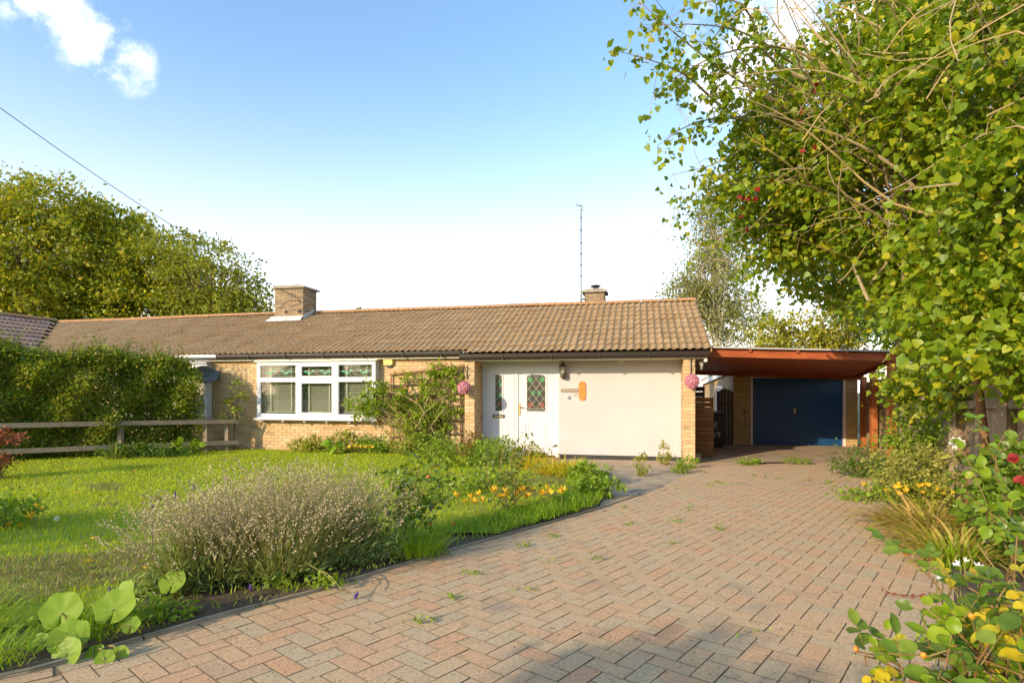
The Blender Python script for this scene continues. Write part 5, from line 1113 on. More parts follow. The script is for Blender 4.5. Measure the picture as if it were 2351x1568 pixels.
for lab, cx_, cy_, nf_ in (('left smaller clump of yellow crocus flowers in the long grass', -.30, 5.72, 11), ('right larger clump of yellow crocus flowers under the rose bush', .20, 6.10, 22)):
    T = Thing('crocus_clump', lab, 'flowers', g3(cx_, cy_), 'W', 'yellow crocus clumps beside the drive'); sp = []
    for k in range(nf_):
        x, y = cx_ + RNG.normal() * .13 * (1.6 if nf_ > 15 else 1), cy_ + RNG.normal() * .10; z = zl(x, y); sp.append(((x, y, z + RNG.uniform(.13, .25)), (x, y, z)))
    flowers(T, 'flower', sp, 'crocus', m_yflower, 1.15)
spots = [(250, 1078, 0), (310, 1088, 0), (175, 1140, 0), (330, 1155, 0), (450, 1163, 0), (215, 1252, 0), (560, 1105, 0), (600, 1090, 0), (700, 1075, 0), (205, 1310, 0), (160, 1085, 0), (335, 1385 - 60, 0), (420, 1260, 0)]
for i, (px, py, _) in enumerate(spots):
    Y = 1.10 * F / (py - HY - .024 * F); x = (px - CX) / F * Y; z = zl(x, Y)
    T = Thing('hawkbit', 'small yellow dandelion-like flower dotted in the lawn', 'flower', (x, Y, z), 'W', 'yellow flowers dotted in the lawn'); flowers(T, 'flower', [((x, Y, z + .10), (x, Y, z))], 'daisy', m_yflower, 1.5)
for lab, px, py in (('white dandelion clock left of the lavender', 130, 1190), ('white dandelion clock by the crocuses', 1108, 1145)):
    p = at(px, py, 5.2 if px < 500 else 6.0); T = Thing('dandelion_clock', lab, 'flower', (p.x, p.y, zl(p.x, p.y)), 'W'); d = sph(120); V, Q = leaves(np.array(p) + d * .008, d, .02, 'narrow', 0); T.addnp('seed_head', V, Q, m_wflower); T.add('stalk', MB().tube([(p.x, p.y, zl(p.x, p.y)), p], .002, 4), m_stem)

# ---- lavender
def lavender():
    T = Thing('lavender_bush', 'large straggly lavender bush with dried brown flower heads beside the drive', 'lavender', g3(-1.65, 3.95), 'W')
    S, Hd, n = [], [], 2600
    cs = [(-1.93, 3.62, .26), (-1.70, 3.88, .32), (-1.40, 4.08, .32), (-1.18, 4.26, .20), (-2.05, 3.5, .17), (-1.54, 3.72, .27)]
    ci = RNG.choice(len(cs), n, p=[.18, .26, .22, .07, .09, .18]); C = np.array(cs)[ci]
    bx_ = C[:, 0] + RNG.normal(size=n) * C[:, 2] * .33; by_ = C[:, 1] + RNG.normal(size=n) * C[:, 2] * .33; bz_ = np.array([zl(x, y) for x, y in zip(bx_, by_)])
    B = np.column_stack([bx_, by_, bz_ + .03]); out = np.column_stack([bx_ - C[:, 0], by_ - C[:, 1], np.zeros(n)]) / C[:, 2][:, None]
    D = unit(out * 1.15 + RNG.normal(size=(n, 3)) * np.array([.22, .22, .1]) + np.array([0, 0, 1.0])); L = RNG.uniform(.42, .70, n) * np.where(C[:, 2] > .3, 1.0, .78)
    B = B + D * .04
    V, Q = blades(B, D, L, .0048, .14, 3, .3); T.addnp('stalks', V, Q, m_lav_stem, kind='stuff')
    tip = V.reshape(n, 8, 3)[:, 6:8].mean(1); d2 = unit(tip - V.reshape(n, 8, 3)[:, 4:6].mean(1))
    m = 9; off = np.linspace(-.075, .012, m); Hc = (tip[:, None] + d2[:, None] * off[None, :, None] + RNG.normal(size=(n, m, 3)) * .003).reshape(-1, 3)
    V, Q = leaves(Hc, np.repeat(d2, m, 0) + RNG.normal(size=(n * m, 3)) * .9, .014, 'diamond', 0); T.addnp('flower_heads', V, Q, m_lav_head, kind='stuff')
    k = 12000; ci = RNG.choice(len(cs), k); C = np.array(cs)[ci]; d = sph(k); d[:, 2] = np.abs(d[:, 2]); rr_ = RNG.uniform(.4, 1, k)[:, None]
    Pp = np.column_stack([C[:, 0], C[:, 1], [zl(a, b) + .02 for a, b in C[:, :2]]]) + d * rr_ * np.column_stack([C[:, 2] * 1.05, C[:, 2] * 1.05, np.full(k, .34)])
    V, Q = leaves(Pp, d + RNG.normal(size=d.shape) * .5 + np.array([0, 0, .6]), .055 * RNG.uniform(.7, 1.4, k), 'narrow', .3); T.addnp('foliage', V, Q, m_lav_leaf, kind='stuff')
    k = 5200; fx = RNG.uniform(0, 1, k); lx = -2.25 + 1.45 * fx; ly = 3.38 + .92 * fx + RNG.uniform(-.16, .30, k); lz = np.array([zl(a, b) for a, b in zip(lx, ly)]) + np.abs(RNG.normal(0, .07, k))
    V, Q = leaves(np.column_stack([lx, ly, lz]), RNG.normal(size=(k, 3)) * .7 + np.array([.1, -.35, .5]), .06 * RNG.uniform(.6, 1.3, k), 'narrow', .3); T.addnp('low_foliage', V, Q, m_lav_leaf, kind='stuff')
    pm = MB()
    for px, py, Y in ((350, 1168, 3.9), (402, 1142, 4.0), (445, 1125, 4.1), (518, 1103, 4.25), (470, 1140, 4.1), (252, 1363, 3.2), (805, 1118, 4.6), (575, 1355, 3.4)):
        p = at(px, py, Y); pm.lathe([(.001, 0), (.008, .006), (.009, .022), (.005, .038), (.001, .042)], p, 6); pm.tube([p, (p.x, p.y, zl(p.x, p.y) + .05)], .0018, 4)
    T.add('purple_heads', pm, m_purple); pt = MB()
    for px, py, Y, ex, ey in ((735, 1310, 3.55, 800, 1370), (700, 1290, 3.6, 770, 1345)):
        a, b = at(px, py, Y), at(ex, ey, 3.3); pt.tube(curve(a, b, .02, 6, .03), .0025, 4)
    T.add('fallen_sprigs', pt, m_lav_stem)
lavender()
fp = at(816, 1368, 3.38); single('fallen_lavender_head', 'purple lavender flower lying on the paving', 'flower', MB().lathe([(.001, 0), (.007, .006), (.011, .016), (.006, .03), (.001, .036)], (fp.x, fp.y, zd(fp.y) + .001), 6).lathe([(.001, .02), (.008, .03), (.004, .05), (.001, .052)], (fp.x + .012, fp.y, zd(fp.y)), 6), m_purple, (fp.x, fp.y, zd(fp.y)), 'W')

for lab, x, y in (('low creeping weed on the soil at the left foot of the lavender', -1.95, 3.05), ('low creeping weed on the soil below the middle of the lavender', -1.35, 3.62), ('bright green weed tuft at the right foot of the lavender', -.72, 4.38), ('sprawling weed between the lavender and the mallow leaves', -2.25, 2.95)):
    b = g3(x, y, False); plant('weed', lab, 'weed', b, [((x, y, b[2] + .045), (.22, .13, .05))], 26, 16, .04, .035, m_lf_weed, ns=8, stem_r=.003)
# ---- mallow with big round leaves
def round_leaf():
    n = 22; vs = [(0, 0, -.05)]; ring = []
    for rr_, zz_ in ((.5, -.02), (1.0, .07)):
        for k in range(n):
            a = -math.pi / 2 + .16 + (2 * math.pi - .32) * k / (n - 1); q = rr_ * (1 + (.05 * math.cos(a * 6) if rr_ > .9 else 0)); vs.append((q * math.cos(a), q * math.sin(a) + .15 * rr_, zz_ + .05 * rr_ * math.cos(a * 6)))
    fs = [(0, 1 + k, 2 + k) for k in range(n - 1)] + [(1 + k, 1 + n + k, 2 + n + k, 2 + k) for k in range(n - 1)]
    return MB().add(vs, fs)
ML = Thing('mallow', 'low mallow with large round pale green leaves at the drive edge', 'plant', g3(-2.05, 2.75), 'W'); rl = round_leaf().mesh('leaf', smooth=True); st = MB()
for px, py, Y, s in ((140, 1408, 2.72, .088), (262, 1398, 2.78, .092), (285, 1362, 2.9, .06), (155, 1468, 2.62, .085), (150, 1508, 2.56, .075), (300, 1437, 2.75, .042), (215, 1508, 2.6, .05), (88, 1478, 2.62, .045), (240, 1515, 2.55, .04), (275, 1505, 2.6, .04), (395, 1340, 3.3, .075), (510, 1245, 3.75, .085), (548, 1290, 3.6, .080), (590, 1298, 3.62, .070)):
    p = at(px, py, Y); o = ML.piece('leaf', rl, m_lf_mallow, p, (R(52) + RNG.normal() * .15, RNG.normal() * .2, RNG.uniform(-.4, .4))); o.scale = (s, s, s)
    ft = Vector((p.x * .5 - 1.02 if px < 350 else p.x, p.y * .5 + 1.36 if px < 350 else p.y + .1, zl(0, p.y) - .01)); st.tube([ft, ft.lerp(p, .6) + Vector((0, 0, .03)), p], .0045, 5)
vm = MB()
for k in range(7):
    a = -math.pi / 2 + .5 + (2 * math.pi - 1.0) * k / 6; c_, s_ = math.cos(a), math.sin(a)
    vm.add([(0.02 * -s_, .02 * c_, -.040), (-.02 * -s_, -.02 * c_, -.040), (.5 * c_ + .012 * s_, .5 * s_ + .075 - .012 * c_, -.002 + .025 * math.cos(a * 6)), (.5 * c_ - .012 * s_, .5 * s_ + .075 + .012 * c_, -.002 + .025 * math.cos(a * 6)), (.9 * c_, .9 * s_ + .135, .066 + .045 * math.cos(a * 6))], [(0, 1, 2, 3), (3, 2, 4)])
vme = vm.mesh('veins')
for o in [c for c in ML.o.children if c.name.startswith('leaf')]:
    v_ = link('veins', vme, m_lf_vein, o, 'stuff')
ML.add('stalks', st, m_stem, kind='stuff')
def tuft(name, label, cat, cx_, cy_, n, rad, L, w, mat, lean=.5, bend=.9, group=None, lawn=True, seg=3):
    b = g3(cx_, cy_, lawn); T = Thing(name, label, cat, b, 'W', group); a = RNG.uniform(0, 6.28, n); r = rad * np.sqrt(RNG.uniform(0, 1, n))
    B = np.column_stack([cx_ + r * np.cos(a), cy_ + r * np.sin(a), np.full(n, b[2])]); D = np.column_stack([np.cos(a) * lean * (r / rad + .25), np.sin(a) * lean * (r / rad + .25), np.ones(n)]) + RNG.normal(size=(n, 3)) * .2
    V, Q = blades(B, D, RNG.uniform(L * .55, L * 1.15, n), w, bend, seg, .6); T.addnp('blades', V, Q, mat, kind='stuff'); return T
tuft('grass_tussock', 'long arching grass tussock in the bottom left corner', 'grass', -2.9, 2.75, 500, .35, .26, .006, m_longgrass, .7, 1.3)
tuft('grass_tussock', 'long grass tussock behind the mallow leaves', 'grass', -2.15, 2.85, 450, .22, .20, .005, m_longgrass, .6, 1.2)
tuft('grass_tussock', 'short grass tuft on the soil in front of the mallow leaves', 'grass', -2.4, 2.48, 420, .22, .14, .005, m_longgrass, .6, 1.0)
tuft('grass_tussock', 'green grass tuft at the right foot of the lavender', 'grass', -.75, 4.35, 500, .22, .26, .005, m_longgrass, .5, .9)
tuft('day_lily_patch', 'yellow and orange dying day lily leaves at the lawn end', 'plant', .85, 9.15, 420, .42, .34, .022, m_lily, .6, 1.1, seg=4)
tuft('day_lily_patch', 'second yellow lily clump in front of the doorstep', 'plant', .35, 9.9, 260, .30, .30, .02, m_lily, .6, 1.1, seg=4)
for lab, x, y, rx, rz_, mt in (('dark green weedy clump between lily leaves and path', 1.15, 8.35, .28, .12, m_lf_weed), ('low green weed spilling over the edging by the path corner', 1.12, 7.2, .26, .10, m_lf_weed)):
    b = g3(x, y); plant('weed_clump', lab, 'weed', b, [((x, y, b[2] + rz_), (rx, .22, rz_))], 40, 20, .05, .06, mt, ns=10)
# roses on the lawn
def rose(label, base, tops, mat, hips, sz=.065):
    T = Thing('rose_bush', label, 'rose', base, 'W'); mb = MB(); C = []
    for tp in tops:
        a = Vector(base) + Vector((RNG.normal() * .03, RNG.normal() * .03, 0)); c = curve(a, Vector(tp), .02, 7, .05); mb.tube(c, list(np.linspace(.007, .0025, 7)), 5)
        for k in range(2, 7):
            for q in range(2): 
                e = c[k] + Vector((RNG.normal() * .09, RNG.normal() * .09, RNG.normal() * .05 + .02)); mb.tube([c[k], e], [.002, .001], 4)
                for s in range(4): C.append(e + Vector((RNG.normal() * .035, RNG.normal() * .035, RNG.normal() * .02)))
    C = np.array([tuple(c) for c in C]); V, Q = leaves(C, RNG.normal(size=C.shape) + np.array([0, 0, -.1]), sz * RNG.uniform(.6, 1.2, len(C)), 'rose', .9); T.addnp('foliage', V, Q, mat, kind='stuff'); T.add('canes', mb, m_cane)
    hm = MB().lathe([(.001, 0), (.010, .004), (.013, .013), (.009, .023), (.001, .026)], (0, 0, 0), 7).mesh('hip')
    for p in hips: T.piece('hip', hm, m_hip, p)
    return T
bz1 = zl(-.85, 4.75)
rose('slender rose bush with red hips standing beside the lavender', (-.85, 4.75, bz1), [at(880, 1165, 4.7), at(930, 1100, 4.85), at(985, 1090, 4.7), at(940, 1180, 4.6), at(1010, 1150, 4.8), at(890, 1090, 5.0), at(965, 1050, 5.0)], m_lf_rose, [at(983, 1098, 4.7), at(905, 1230, 4.6), at(985, 1205, 4.7), at(1040, 1205, 4.8)])
rose('pale leaved rose bush standing before the white front door', (-.02, 6.1, zl(0, 6.1)), [at(1120, 1060, 6.1), at(1160, 1020, 6.1), at(1215, 1030, 6.2), at(1180, 1090, 6.0), at(1235, 1060, 6.2), at(1140, 1120, 6.0), at(1190, 1010, 6.3)], m_lf_glauc, [], .055)
for i, (lab, x, y, rx, rz_, m_, mt) in enumerate((('bushy leafy rose left of the slender rose', -1.0, 6.6, .30, .20, 20, m_lf_rose), ('spreading green weeds among the roses', -.35, 7.6, .42, .11, 28, m_lf_weed), ('tall thin weeds in mid lawn before the trellis', -1.35, 9.9, .5, .26, 34, m_lf_apple), ('olive bushy weeds mid lawn before the porch pillar', -.45, 10.2, .5, .24, 34, m_lf_weed))):
    b = g3(x, y); plant('garden_weeds', lab, 'plant', b, [((x, y, b[2] + rz_), (rx, .3, rz_))], m_, 22, .08, .06, mt, ns=24, stem_r=.004)
# left edge plants
b = g3(-7.85, 8.6); T = plant('sedum', 'rust red flowering plant at the left edge of the lawn', 'plant', b, [((-7.95, 8.6, b[2] + .62), (.45, .3, .10)), ((-7.9, 8.45, b[2] + .2), (.35, .25, .18))], 90, 30, .06, .045, m_sedum, ns=30)
b = g3(-4.75, 5.2); T = plant('yellow_flowered_herb', 'leafy herb with yellow flower heads at the left edge', 'plant', b, [((-4.8, 5.2, b[2] + .14), (.4, .3, .13))], 60, 18, .07, .05, m_lf_weed, ns=16)
flowers(T, 'flower', [((p.x, p.y, p.z), (p.x + .02, p.y, zl(p.x, p.y))) for p in [at(px + RNG.normal() * 9, py + RNG.normal() * 5, 5.15) for px, py in ((70, 1172), (85, 1165), (62, 1185), (78, 1180), (10, 1218), (25, 1215), (40, 1213), (5, 1225), (30, 1198), (90, 1178))]], 'crocus', m_yflower, .9)
for k, (lab, px, py, L) in enumerate((('upright pale strap leaves by the rail fence', 255, 1040, .45),)): tuft('iris_clump', lab, 'plant', -8.0, 11.3, 26, .12, .45, .03, m_lf_hedgetip, .5, .5, seg=4)
b = g3(-7.0, 12.2); plant('leafy_plant', 'pale broad leaved weed growing at the foot of the rail fence', 'plant', b, [((-7.0, 12.2, b[2] + .18), (.28, .15, .15))], 12, 4, .06, .15, m_lf_mallow, 'heart', ns=10)
b = g3(-7.7, 11.6); plant('nettle_patch', 'low dark green nettles along the foot of the rail fence', 'plant', b, [((-7.7, 11.65, b[2] + .12), (.9, .25, .13))], 90, 22, .07, .06, m_lf_dark, ns=20)
# weeds on path and drive
GWD = 'weeds growing on the path and paving'
for lab, x, y, rx, rz_, mt in (('upright yellow flowering weed on the path before the cream wall', 2.16, 9.35, .11, .20, m_lf_lime), ('rounded bright green weed at the foot of the right pillar', 3.32, 10.55, .16, .11, m_lf_weed), ('smaller bright green weed on the path edge', 2.92, 9.75, .14, .09, m_lf_weed), ('wispy dry weed against the cream wall', 3.02, 11.15, .12, .22, m_lf_lime), ('green weed tuft by the drain cover', 4.7, 11.15, .22, .06, m_lf_weed), ('flat green weed strip right of the drain cover', 5.75, 11.3, .3, .06, m_lf_weed)):
    b = g3(x, y, False); plant('weed', lab, 'weed', b, [((x, y, b[2] + rz_), (rx, rx * .8, rz_))], 30, 14, .035, .04, mt, ns=14, stem_r=.003, group=GWD)
rw = random.Random(8); kk = 0
for k in range(46):
    t = rw.uniform(0, 1); y = 2.7 + 8.4 * t ** .8; x = rw.uniform(-.2 + .42 * (y - 5), .45 * y + 1.4)
    if not inside((x, y), DRIVE): continue
    kk += 1; n = rw.randint(8, 26); s = rw.uniform(.02, .055); b = (x, y, zd(y)); T = Thing('paving_weed', 'tiny green weed sprouting from a joint in the paving', 'weed', b, 'W', 'tiny weeds in the paving joints')
    C = np.array(b) + np.column_stack([RNG.normal(size=n) * s, RNG.normal(size=n) * s * .6, np.abs(RNG.normal(size=n)) * s * .35 + .004]); V, Q = leaves(C, RNG.normal(size=(n, 3)) + np.array([0, 0, .4]), .03 * RNG.uniform(.6, 1.2, n), 'oval', .8); T.addnp('leaves', V, Q, m_lf_weed)
# ================================================================== right hand border, fence and the big tree
FN = Thing('board_fence', 'tall weathered vertical board fence behind the right hand border', 'fence', (5.6, 7.3, 0), 'W')
f0, f1 = Vector((3.72, 3.45, 0)), Vector((10.3, 16.4, 0)); fdir = (f1 - f0).normalized(); fn = Vector((fdir.y, -fdir.x, 0)); fl_ = (f1 - f0).length
bm_ = MB().add([(-.068, 0, 0), (.068, .010, 0), (.068, .024, 0), (-.068, .010, 0), (-.068, 0, 1.72), (.068, .010, 1.72), (.068, .024, 1.72), (-.068, .010, 1.72)], [(0, 1, 5, 4), (1, 2, 6, 5), (2, 3, 7, 6), (3, 0, 4, 7), (4, 5, 6, 7)]).mesh('board')
ang = math.atan2(fdir.y, fdir.x)
for k in range(int(fl_ / .125)):
    p = f0 + fdir * (k * .125 + .06); FN.piece('board', bm_, m_fence, (p.x, p.y, zd(p.y) + .06 + random.uniform(-.01, .01)), (0, 0, ang + math.pi + random.uniform(-.01, .01)))
for z in (.45, 1.18):
    for s in range(8):
        p, q = f0 + fdir * (s * fl_ / 8 + .06), f0 + fdir * ((s + 1) * fl_ / 8 - .06); o = -fn * .045; p, q = p + o, q + o; FN.add('rail', MB().bar((p.x, p.y, zd(p.y) + z), (q.x, q.y, zd(q.y) + z), .05, .08), m_rail)
for s in range(9):
    p = f0 + fdir * (s * fl_ / 8) - fn * .06; FN.add('post', MB().box(p.x - .05, p.x + .05, p.y - .05, p.y + .05, -.2, zd(p.y) + 1.80), m_fence)

BT = Thing('overhanging_tree', 'huge leafy tree with tan arching stems overhanging the drive on the right', 'tree', (4.55, 5.35, zd(5.3)), 'W')
root = Vector((4.55, 5.35, zd(5.3)))
tk = MB(); k1 = [root, Vector((4.50, 5.32, .75)), Vector((4.38, 5.25, 1.3)), Vector((4.36, 5.3, 1.9)), Vector((4.5, 5.6, 2.7)), Vector((4.6, 6.0, 3.6))]; tk.tube(k1, [.04, .038, .035, .032, .03, .02], 9)
k2 = [Vector((5.3, 6.5, 0)), Vector((5.35, 6.5, 1.2)), Vector((5.2, 6.4, 2.4)), Vector((4.9, 6.4, 3.6)), Vector((4.4, 6.6, 4.6))]; tk.tube(k2, [.07, .065, .055, .04, .02], 9)
BT.add('trunk', tk, m_redbark, smooth=True)
hub = [Vector((4.6, 6.0, 3.4)), Vector((4.9, 6.4, 3.7)), Vector((4.3, 5.4, 2.9)), Vector((5.2, 6.6, 2.9))]
ell = [(tuple(at(2130, 330, 6.0)), (1.45, 1.9, 1.45)), (tuple(at(1900, 340, 7.0)), (1.05, 1.3, 1.30)), (tuple(at(2270, 640, 5.6)), (1.0, 1.4, .75)), (tuple(at(1950, 590, 8.3)), (.85, 1.2, .80)), (tuple(at(2290, 150, 4.6)), (.7, 1.0, .8)),
       (tuple(at(2260, 700, 4.6)), (.62, .9, .36)), (tuple(at(2210, 740, 7.8)), (.75, 1.0, .40)), (tuple(at(2350, 480, 4.2)), (.7, 1.0, .8)), (tuple(at(1820, 480, 7.2)), (.6, .8, .7)), (tuple(at(1750, 560, 7.0)), (.36, .5, .42)), (tuple(at(1700, 430, 6.5)), (.26, .4, .4)), (tuple(at(2250, 790, 5.2)), (.5, .7, .22)), (tuple(at(2340, 800, 4.0)), (.5, .6, .25)), (tuple(at(2140, 880, 6.8)), (.45, .5, .35)), (tuple(at(2300, 880, 4.6)), (.35, .4, .2)), (tuple(at(2120, 60, 6.5)), (1.1, 1.2, .7))]
parts = []; keepP = []
(V, Q), P = clumps(ell, 1750, 34, .13, .066, 'heart', .52, .55, .55, .8)
parts.append((V, Q)); keepP.append(P)
# sparse tips reaching over the drive
stm = MB(); tipC = []
tips = [(1472, 8, 5.6), (1418, 118, 5.4), (1500, 60, 5.5), (1560, 30, 5.6), (1500, 215, 5.7), (1510, 335, 5.9), (1555, 150, 5.8), (1545, 400, 6.1), (1558, 485, 6.2), (1600, 300, 6.0), (1620, 430, 6.2), (1640, 200, 6.0), (1660, 90, 6.0), (1690, 330, 6.3), (1660, 520, 6.5), (1700, 600, 6.8), (1745, 690, 7.2), (1790, 640, 7.2), (1600, 560, 6.4), (1720, 470, 6.5), (1740, 40, 6.2), (1800, 620, 7.4), (1560, 250, 5.8), (1680, 250, 6.1), (1650, 395, 6.3), (1780, 560, 7.0)]
for i, (px, py, Y) in enumerate(tips):
    e = at(px, py, Y); s = Vector(ell[1][0]).lerp(Vector(ell[0][0]), RNG.uniform(0, .5)) + Vector(RNG.normal(size=3)) * .35
    c = curve(s, e, .28 + .1 * RNG.normal(), 10, .05); stm.tube(c, list(np.linspace(.022, .003, 10)), 5)
    for k in range(4, 10):
        for q in range(RNG.integers(2, 5)):
            o = c[k] + Vector(RNG.normal(size=3)) * .10 + Vector((0, 0, -.06)); stm.tube([c[k], o], [.003, .0015], 4)
            for _ in range(int(RNG.integers(4, 11))): tipC.append(tuple(o + Vector(RNG.normal(size=3)) * .05))
tipC = np.array(tipC); parts.append(leaves(tipC, RNG.normal(size=tipC.shape) * .7 + np.array([0, 0, -.6]), .068 * RNG.uniform(.6, 1.2, len(tipC)), 'heart', .5))
allP = np.concatenate(keepP)
for k in range(150):                                     # arching bare stems through the crown
    h = hub[RNG.integers(0, 4)] + Vector(RNG.normal(size=3)) * .3; up = RNG.uniform() < .6
    if up: e = at(RNG.uniform(1700, 2380), RNG.uniform(-120, 420), RNG.uniform(4.6, 6.8))
    else: e = Vector(allP[RNG.integers(0, len(allP))])
    c = curve(h, e, .25 * RNG.uniform(-.2, 1.2), 9, .07); r0 = RNG.uniform(.008, .026); stm.tube(c, list(np.linspace(r0, .003, 9)), 5)
for k in range(420):                                     # tangled dead runners
    a = Vector(ell[RNG.choice([0, 1, 4, 15])][0]) + Vector(RNG.normal(size=3)) * .75; d = Vector(RNG.normal(size=3)); d.z *= .4; stm.tube(curve(a, a + d.normalized() * RNG.uniform(.6, 1.7), .15, 7, .08), list(np.linspace(.007, .003, 7)), 4)
BT.add('stems', stm, m_twig)
V, Q = joinvq(parts); nl = len(V) // 9; C = V.reshape(nl, 9, 3).mean(1)
vis = (C[:, 1] > 1.5); dist = np.where(vis & (np.abs(C[:, 0] / C[:, 1]) < .92), np.linalg.norm(C - np.array([0, 0, CZ]), axis=1), 1e6); order = np.argsort(dist); near, far = order[:300], order[300:]
V9 = V.reshape(nl, 9, 3); sq = SHP['heart'][1]
BT.addnp('foliage', V9[far].reshape(-1, 3), (sq[None] + (np.arange(len(far)) * 9)[:, None, None]).reshape(-1, 4), m_lf_right, kind='stuff')
for i in near:
    c = V9[i][0]; o = link('leaf', npmesh('leaf', V9[i] - c, sq), m_lf_right, BT.o); o.location = Vector(c) - BT.org
yc = allP[RNG.choice(len(allP), 70)] + RNG.normal(size=(70, 3)) * .12; V, Q = leaves(np.repeat(yc, 2, 0) + RNG.normal(size=(140, 3)) * .05, RNG.normal(size=(140, 3)) + np.array([0, 0, -.5]), .085, 'heart', .4); BT.addnp('yellow_leaves', V, Q, m_lf_yel, kind='stuff')
rc = [tuple(at(px + RNG.normal() * 12, py + RNG.normal() * 14, Y)) for px, py, Y in ((1875, 200, 5.6), (1850, 265, 5.6), (1862, 325, 5.6), (1712, 460, 5.9), (1740, 455, 5.9), (1775, 445, 5.9), (1712, 500, 5.9)) for _ in range(3)]; rc = np.array(rc)
V, Q = leaves(rc, RNG.normal(size=rc.shape) * .5 + np.array([0, 0, -1]), .062, 'heart', .3); BT.addnp('crimson_leaves', V, Q, m_lf_red, kind='stuff')

# border plants
GB = 'shrubs in the border along the fence'
def bplant(name, label, x, y, rx, ry, rz_, nc, per, spread, size, mat, shape='oval', z0=None, **k):
    b = (x, y, zd(y)); z = b[2] + rz_ * .9 if z0 is None else z0
    return plant(name, label, 'shrub', b, [((x, y, z), (rx, ry, rz_)), ((x + rx * .5, y + .2, z - rz_ * .2), (rx * .7, ry * .8, rz_ * .8))], nc, per, spread, size, mat, shape, group=GB, ns=26, stem_r=.007, **k)
bplant('fence_creeper', 'green creeper tumbling over the fence beside the carport posts', 7.0, 9.25, .55, .5, .55, 120, 22, .09, .075, m_lf_right, 'heart', 1.35)
bplant('fence_creeper', 'leafy creeper low on the fence right of the carport', 5.85, 7.9, .5, .5, .5, 100, 22, .09, .07, m_lf_weed, 'oval', .75)
bplant('dark_rose_bush', 'dark leaved rose bush where the border meets the carport', 5.75, 9.2, .5, .5, .32, 90, 20, .08, .05, m_lf_dark)
bplant('variegated_shrub', 'cream and green variegated shrub spilling onto the drive', 5.15, 7.3, .55, .6, .34, 170, 24, .07, .045, m_lf_vari)
bplant('variegated_shrub', 'second variegated shrub nearer the fence', 5.35, 6.6, .35, .4, .38, 100, 22, .07, .045, m_lf_vari)
T = bplant('yellow_groundcover', 'low plant with small yellow flowers at the drive edge', 4.75, 6.6, .42, .35, .12, 60, 20, .06, .05, m_lf_lime)
flowers(T, 'flower', [((4.55 + RNG.normal() * .25, 6.45 + RNG.normal() * .15, zd(6.5) + RNG.uniform(.14, .28)), (4.6, 6.5, zd(6.5))) for _ in range(22)], 'crocus', m_yflower, .8, False)
bplant('border_ground_ivy', 'low green ground cover creeping onto the paving by the variegated shrub', 4.45, 6.95, .35, .35, .07, 50, 18, .06, .05, m_lf_weed)
for lab, x, y, n, rad, L in (('big clump of yellowing strap leaves beside the drive', 3.95, 5.25, 330, .42, .50), ('yellow and tan strap leaf clump nearer the camera', 3.45, 4.35, 230, .34, .44), ('withered strap leaves at the foot of the fence', 4.1, 4.75, 150, .3, .55)):
    tuft('strap_leaf_clump', lab, 'plant', x, y, n, rad, L, .034, m_strap, .8, 1.5, 'yellowing strap leaf clumps', False, 5)
bplant('border_bush', 'leafy green bush against the fence behind the lime rose sprays', 3.75, 4.15, .28, .35, .5, 90, 24, .09, .065, m_lf_rose, 'rose')
tuft('grass_tuft', 'fresh green grass tuft at the drive edge below the strap leaves', 'grass', 3.2, 4.05, 120, .10, .28, .010, m_longgrass, .4, .6, None, False)
# foreground rose bush: leaflets are single objects
FR = Thing('rose_bush', 'yellowing rose bush with orange hips filling the bottom right corner', 'rose', (1.75, 1.75, zd(1.75)), 'W')
st_ = [0, .08, .2, .34, .48, .62, .75, .87, .95, 1.0]; wd_ = [.02, .15, .27, .345, .365, .34, .285, .20, .11, 0]
lv = []; lfq = []
for t_, w_ in zip(st_, wd_):
    zc_ = -.10 * t_ * t_ + .03 * math.sin(t_ * 9)
    for sg_ in (-1, -.55, 0, .55, 1): lv.append((sg_ * w_ * (1 + (.07 if abs(sg_) == 1 and int(t_ * 50) % 2 else 0)), t_ - (.03 if abs(sg_) == 1 else 0), zc_ + (.10 * abs(sg_) ** 1.5 + (.015 if abs(sg_) == .55 else 0)) * (w_ / .365)))
for a_ in range(9):
    for b_ in range(4): q_ = a_ * 5 + b_; lfq.append((q_, q_ + 1, q_ + 6, q_ + 5))
RLM = {}
def rleaf(mat):
    if mat.name not in RLM: me = MB().add(lv, lfq).mesh('leaf', smooth=True); me.materials.append(mat); RLM[mat.name] = me
    return RLM[mat.name]
cn = MB(); nleaf = 0
def spray(a, d, mat, s, n=5):
    """a rose leaf: a stalk with paired leaflets"""
    global nleaf
    d = Vector(d).normalized(); sd_ = d.cross(Vector((0, 0, 1))); sd_ = sd_.normalized() if sd_.length > .05 else Vector((1, 0, 0)); L = s * 2.1
    cn.tube([a, a + d * L * .5, a + d * L], [.0016, .0013, .001], 4)
    sp_ = [(.45, 1), (.45, -1), (.85, 1), (.85, -1), (1.0, 0)] if n == 5 else [(.6, 1), (.6, -1), (1.0, 0)]
    for t, sg in sp_:
        ax = (d * (.35 if sg else 1) + sd_ * sg * .9 + Vector((0, 0, RNG.normal() * .12 - .12))).normalized(); nr = (Vector((RNG.normal() * .35, -.45 + RNG.normal() * .3, 1))).normalized()
        x = ax.cross(nr).normalized(); nr = x.cross(ax); m = Matrix(((x.x, ax.x, nr.x, 0), (x.y, ax.y, nr.y, 0), (x.z, ax.z, nr.z, 0), (0, 0, 0, 1)))
        q = s * RNG.uniform(.8, 1.15); o = link('leaf', rleaf(mat), None, FR.o); o.matrix_local = Matrix.Translation(a + d * L * t - FR.org) @ m @ Matrix.Diagonal((q, q, q, 1)); nleaf += 1
hp = MB().lathe([(.001, 0), (.008, .003), (.0105, .011), (.007, .019), (.001, .021)], (0, 0, 0), 8).mesh('hip', smooth=True)
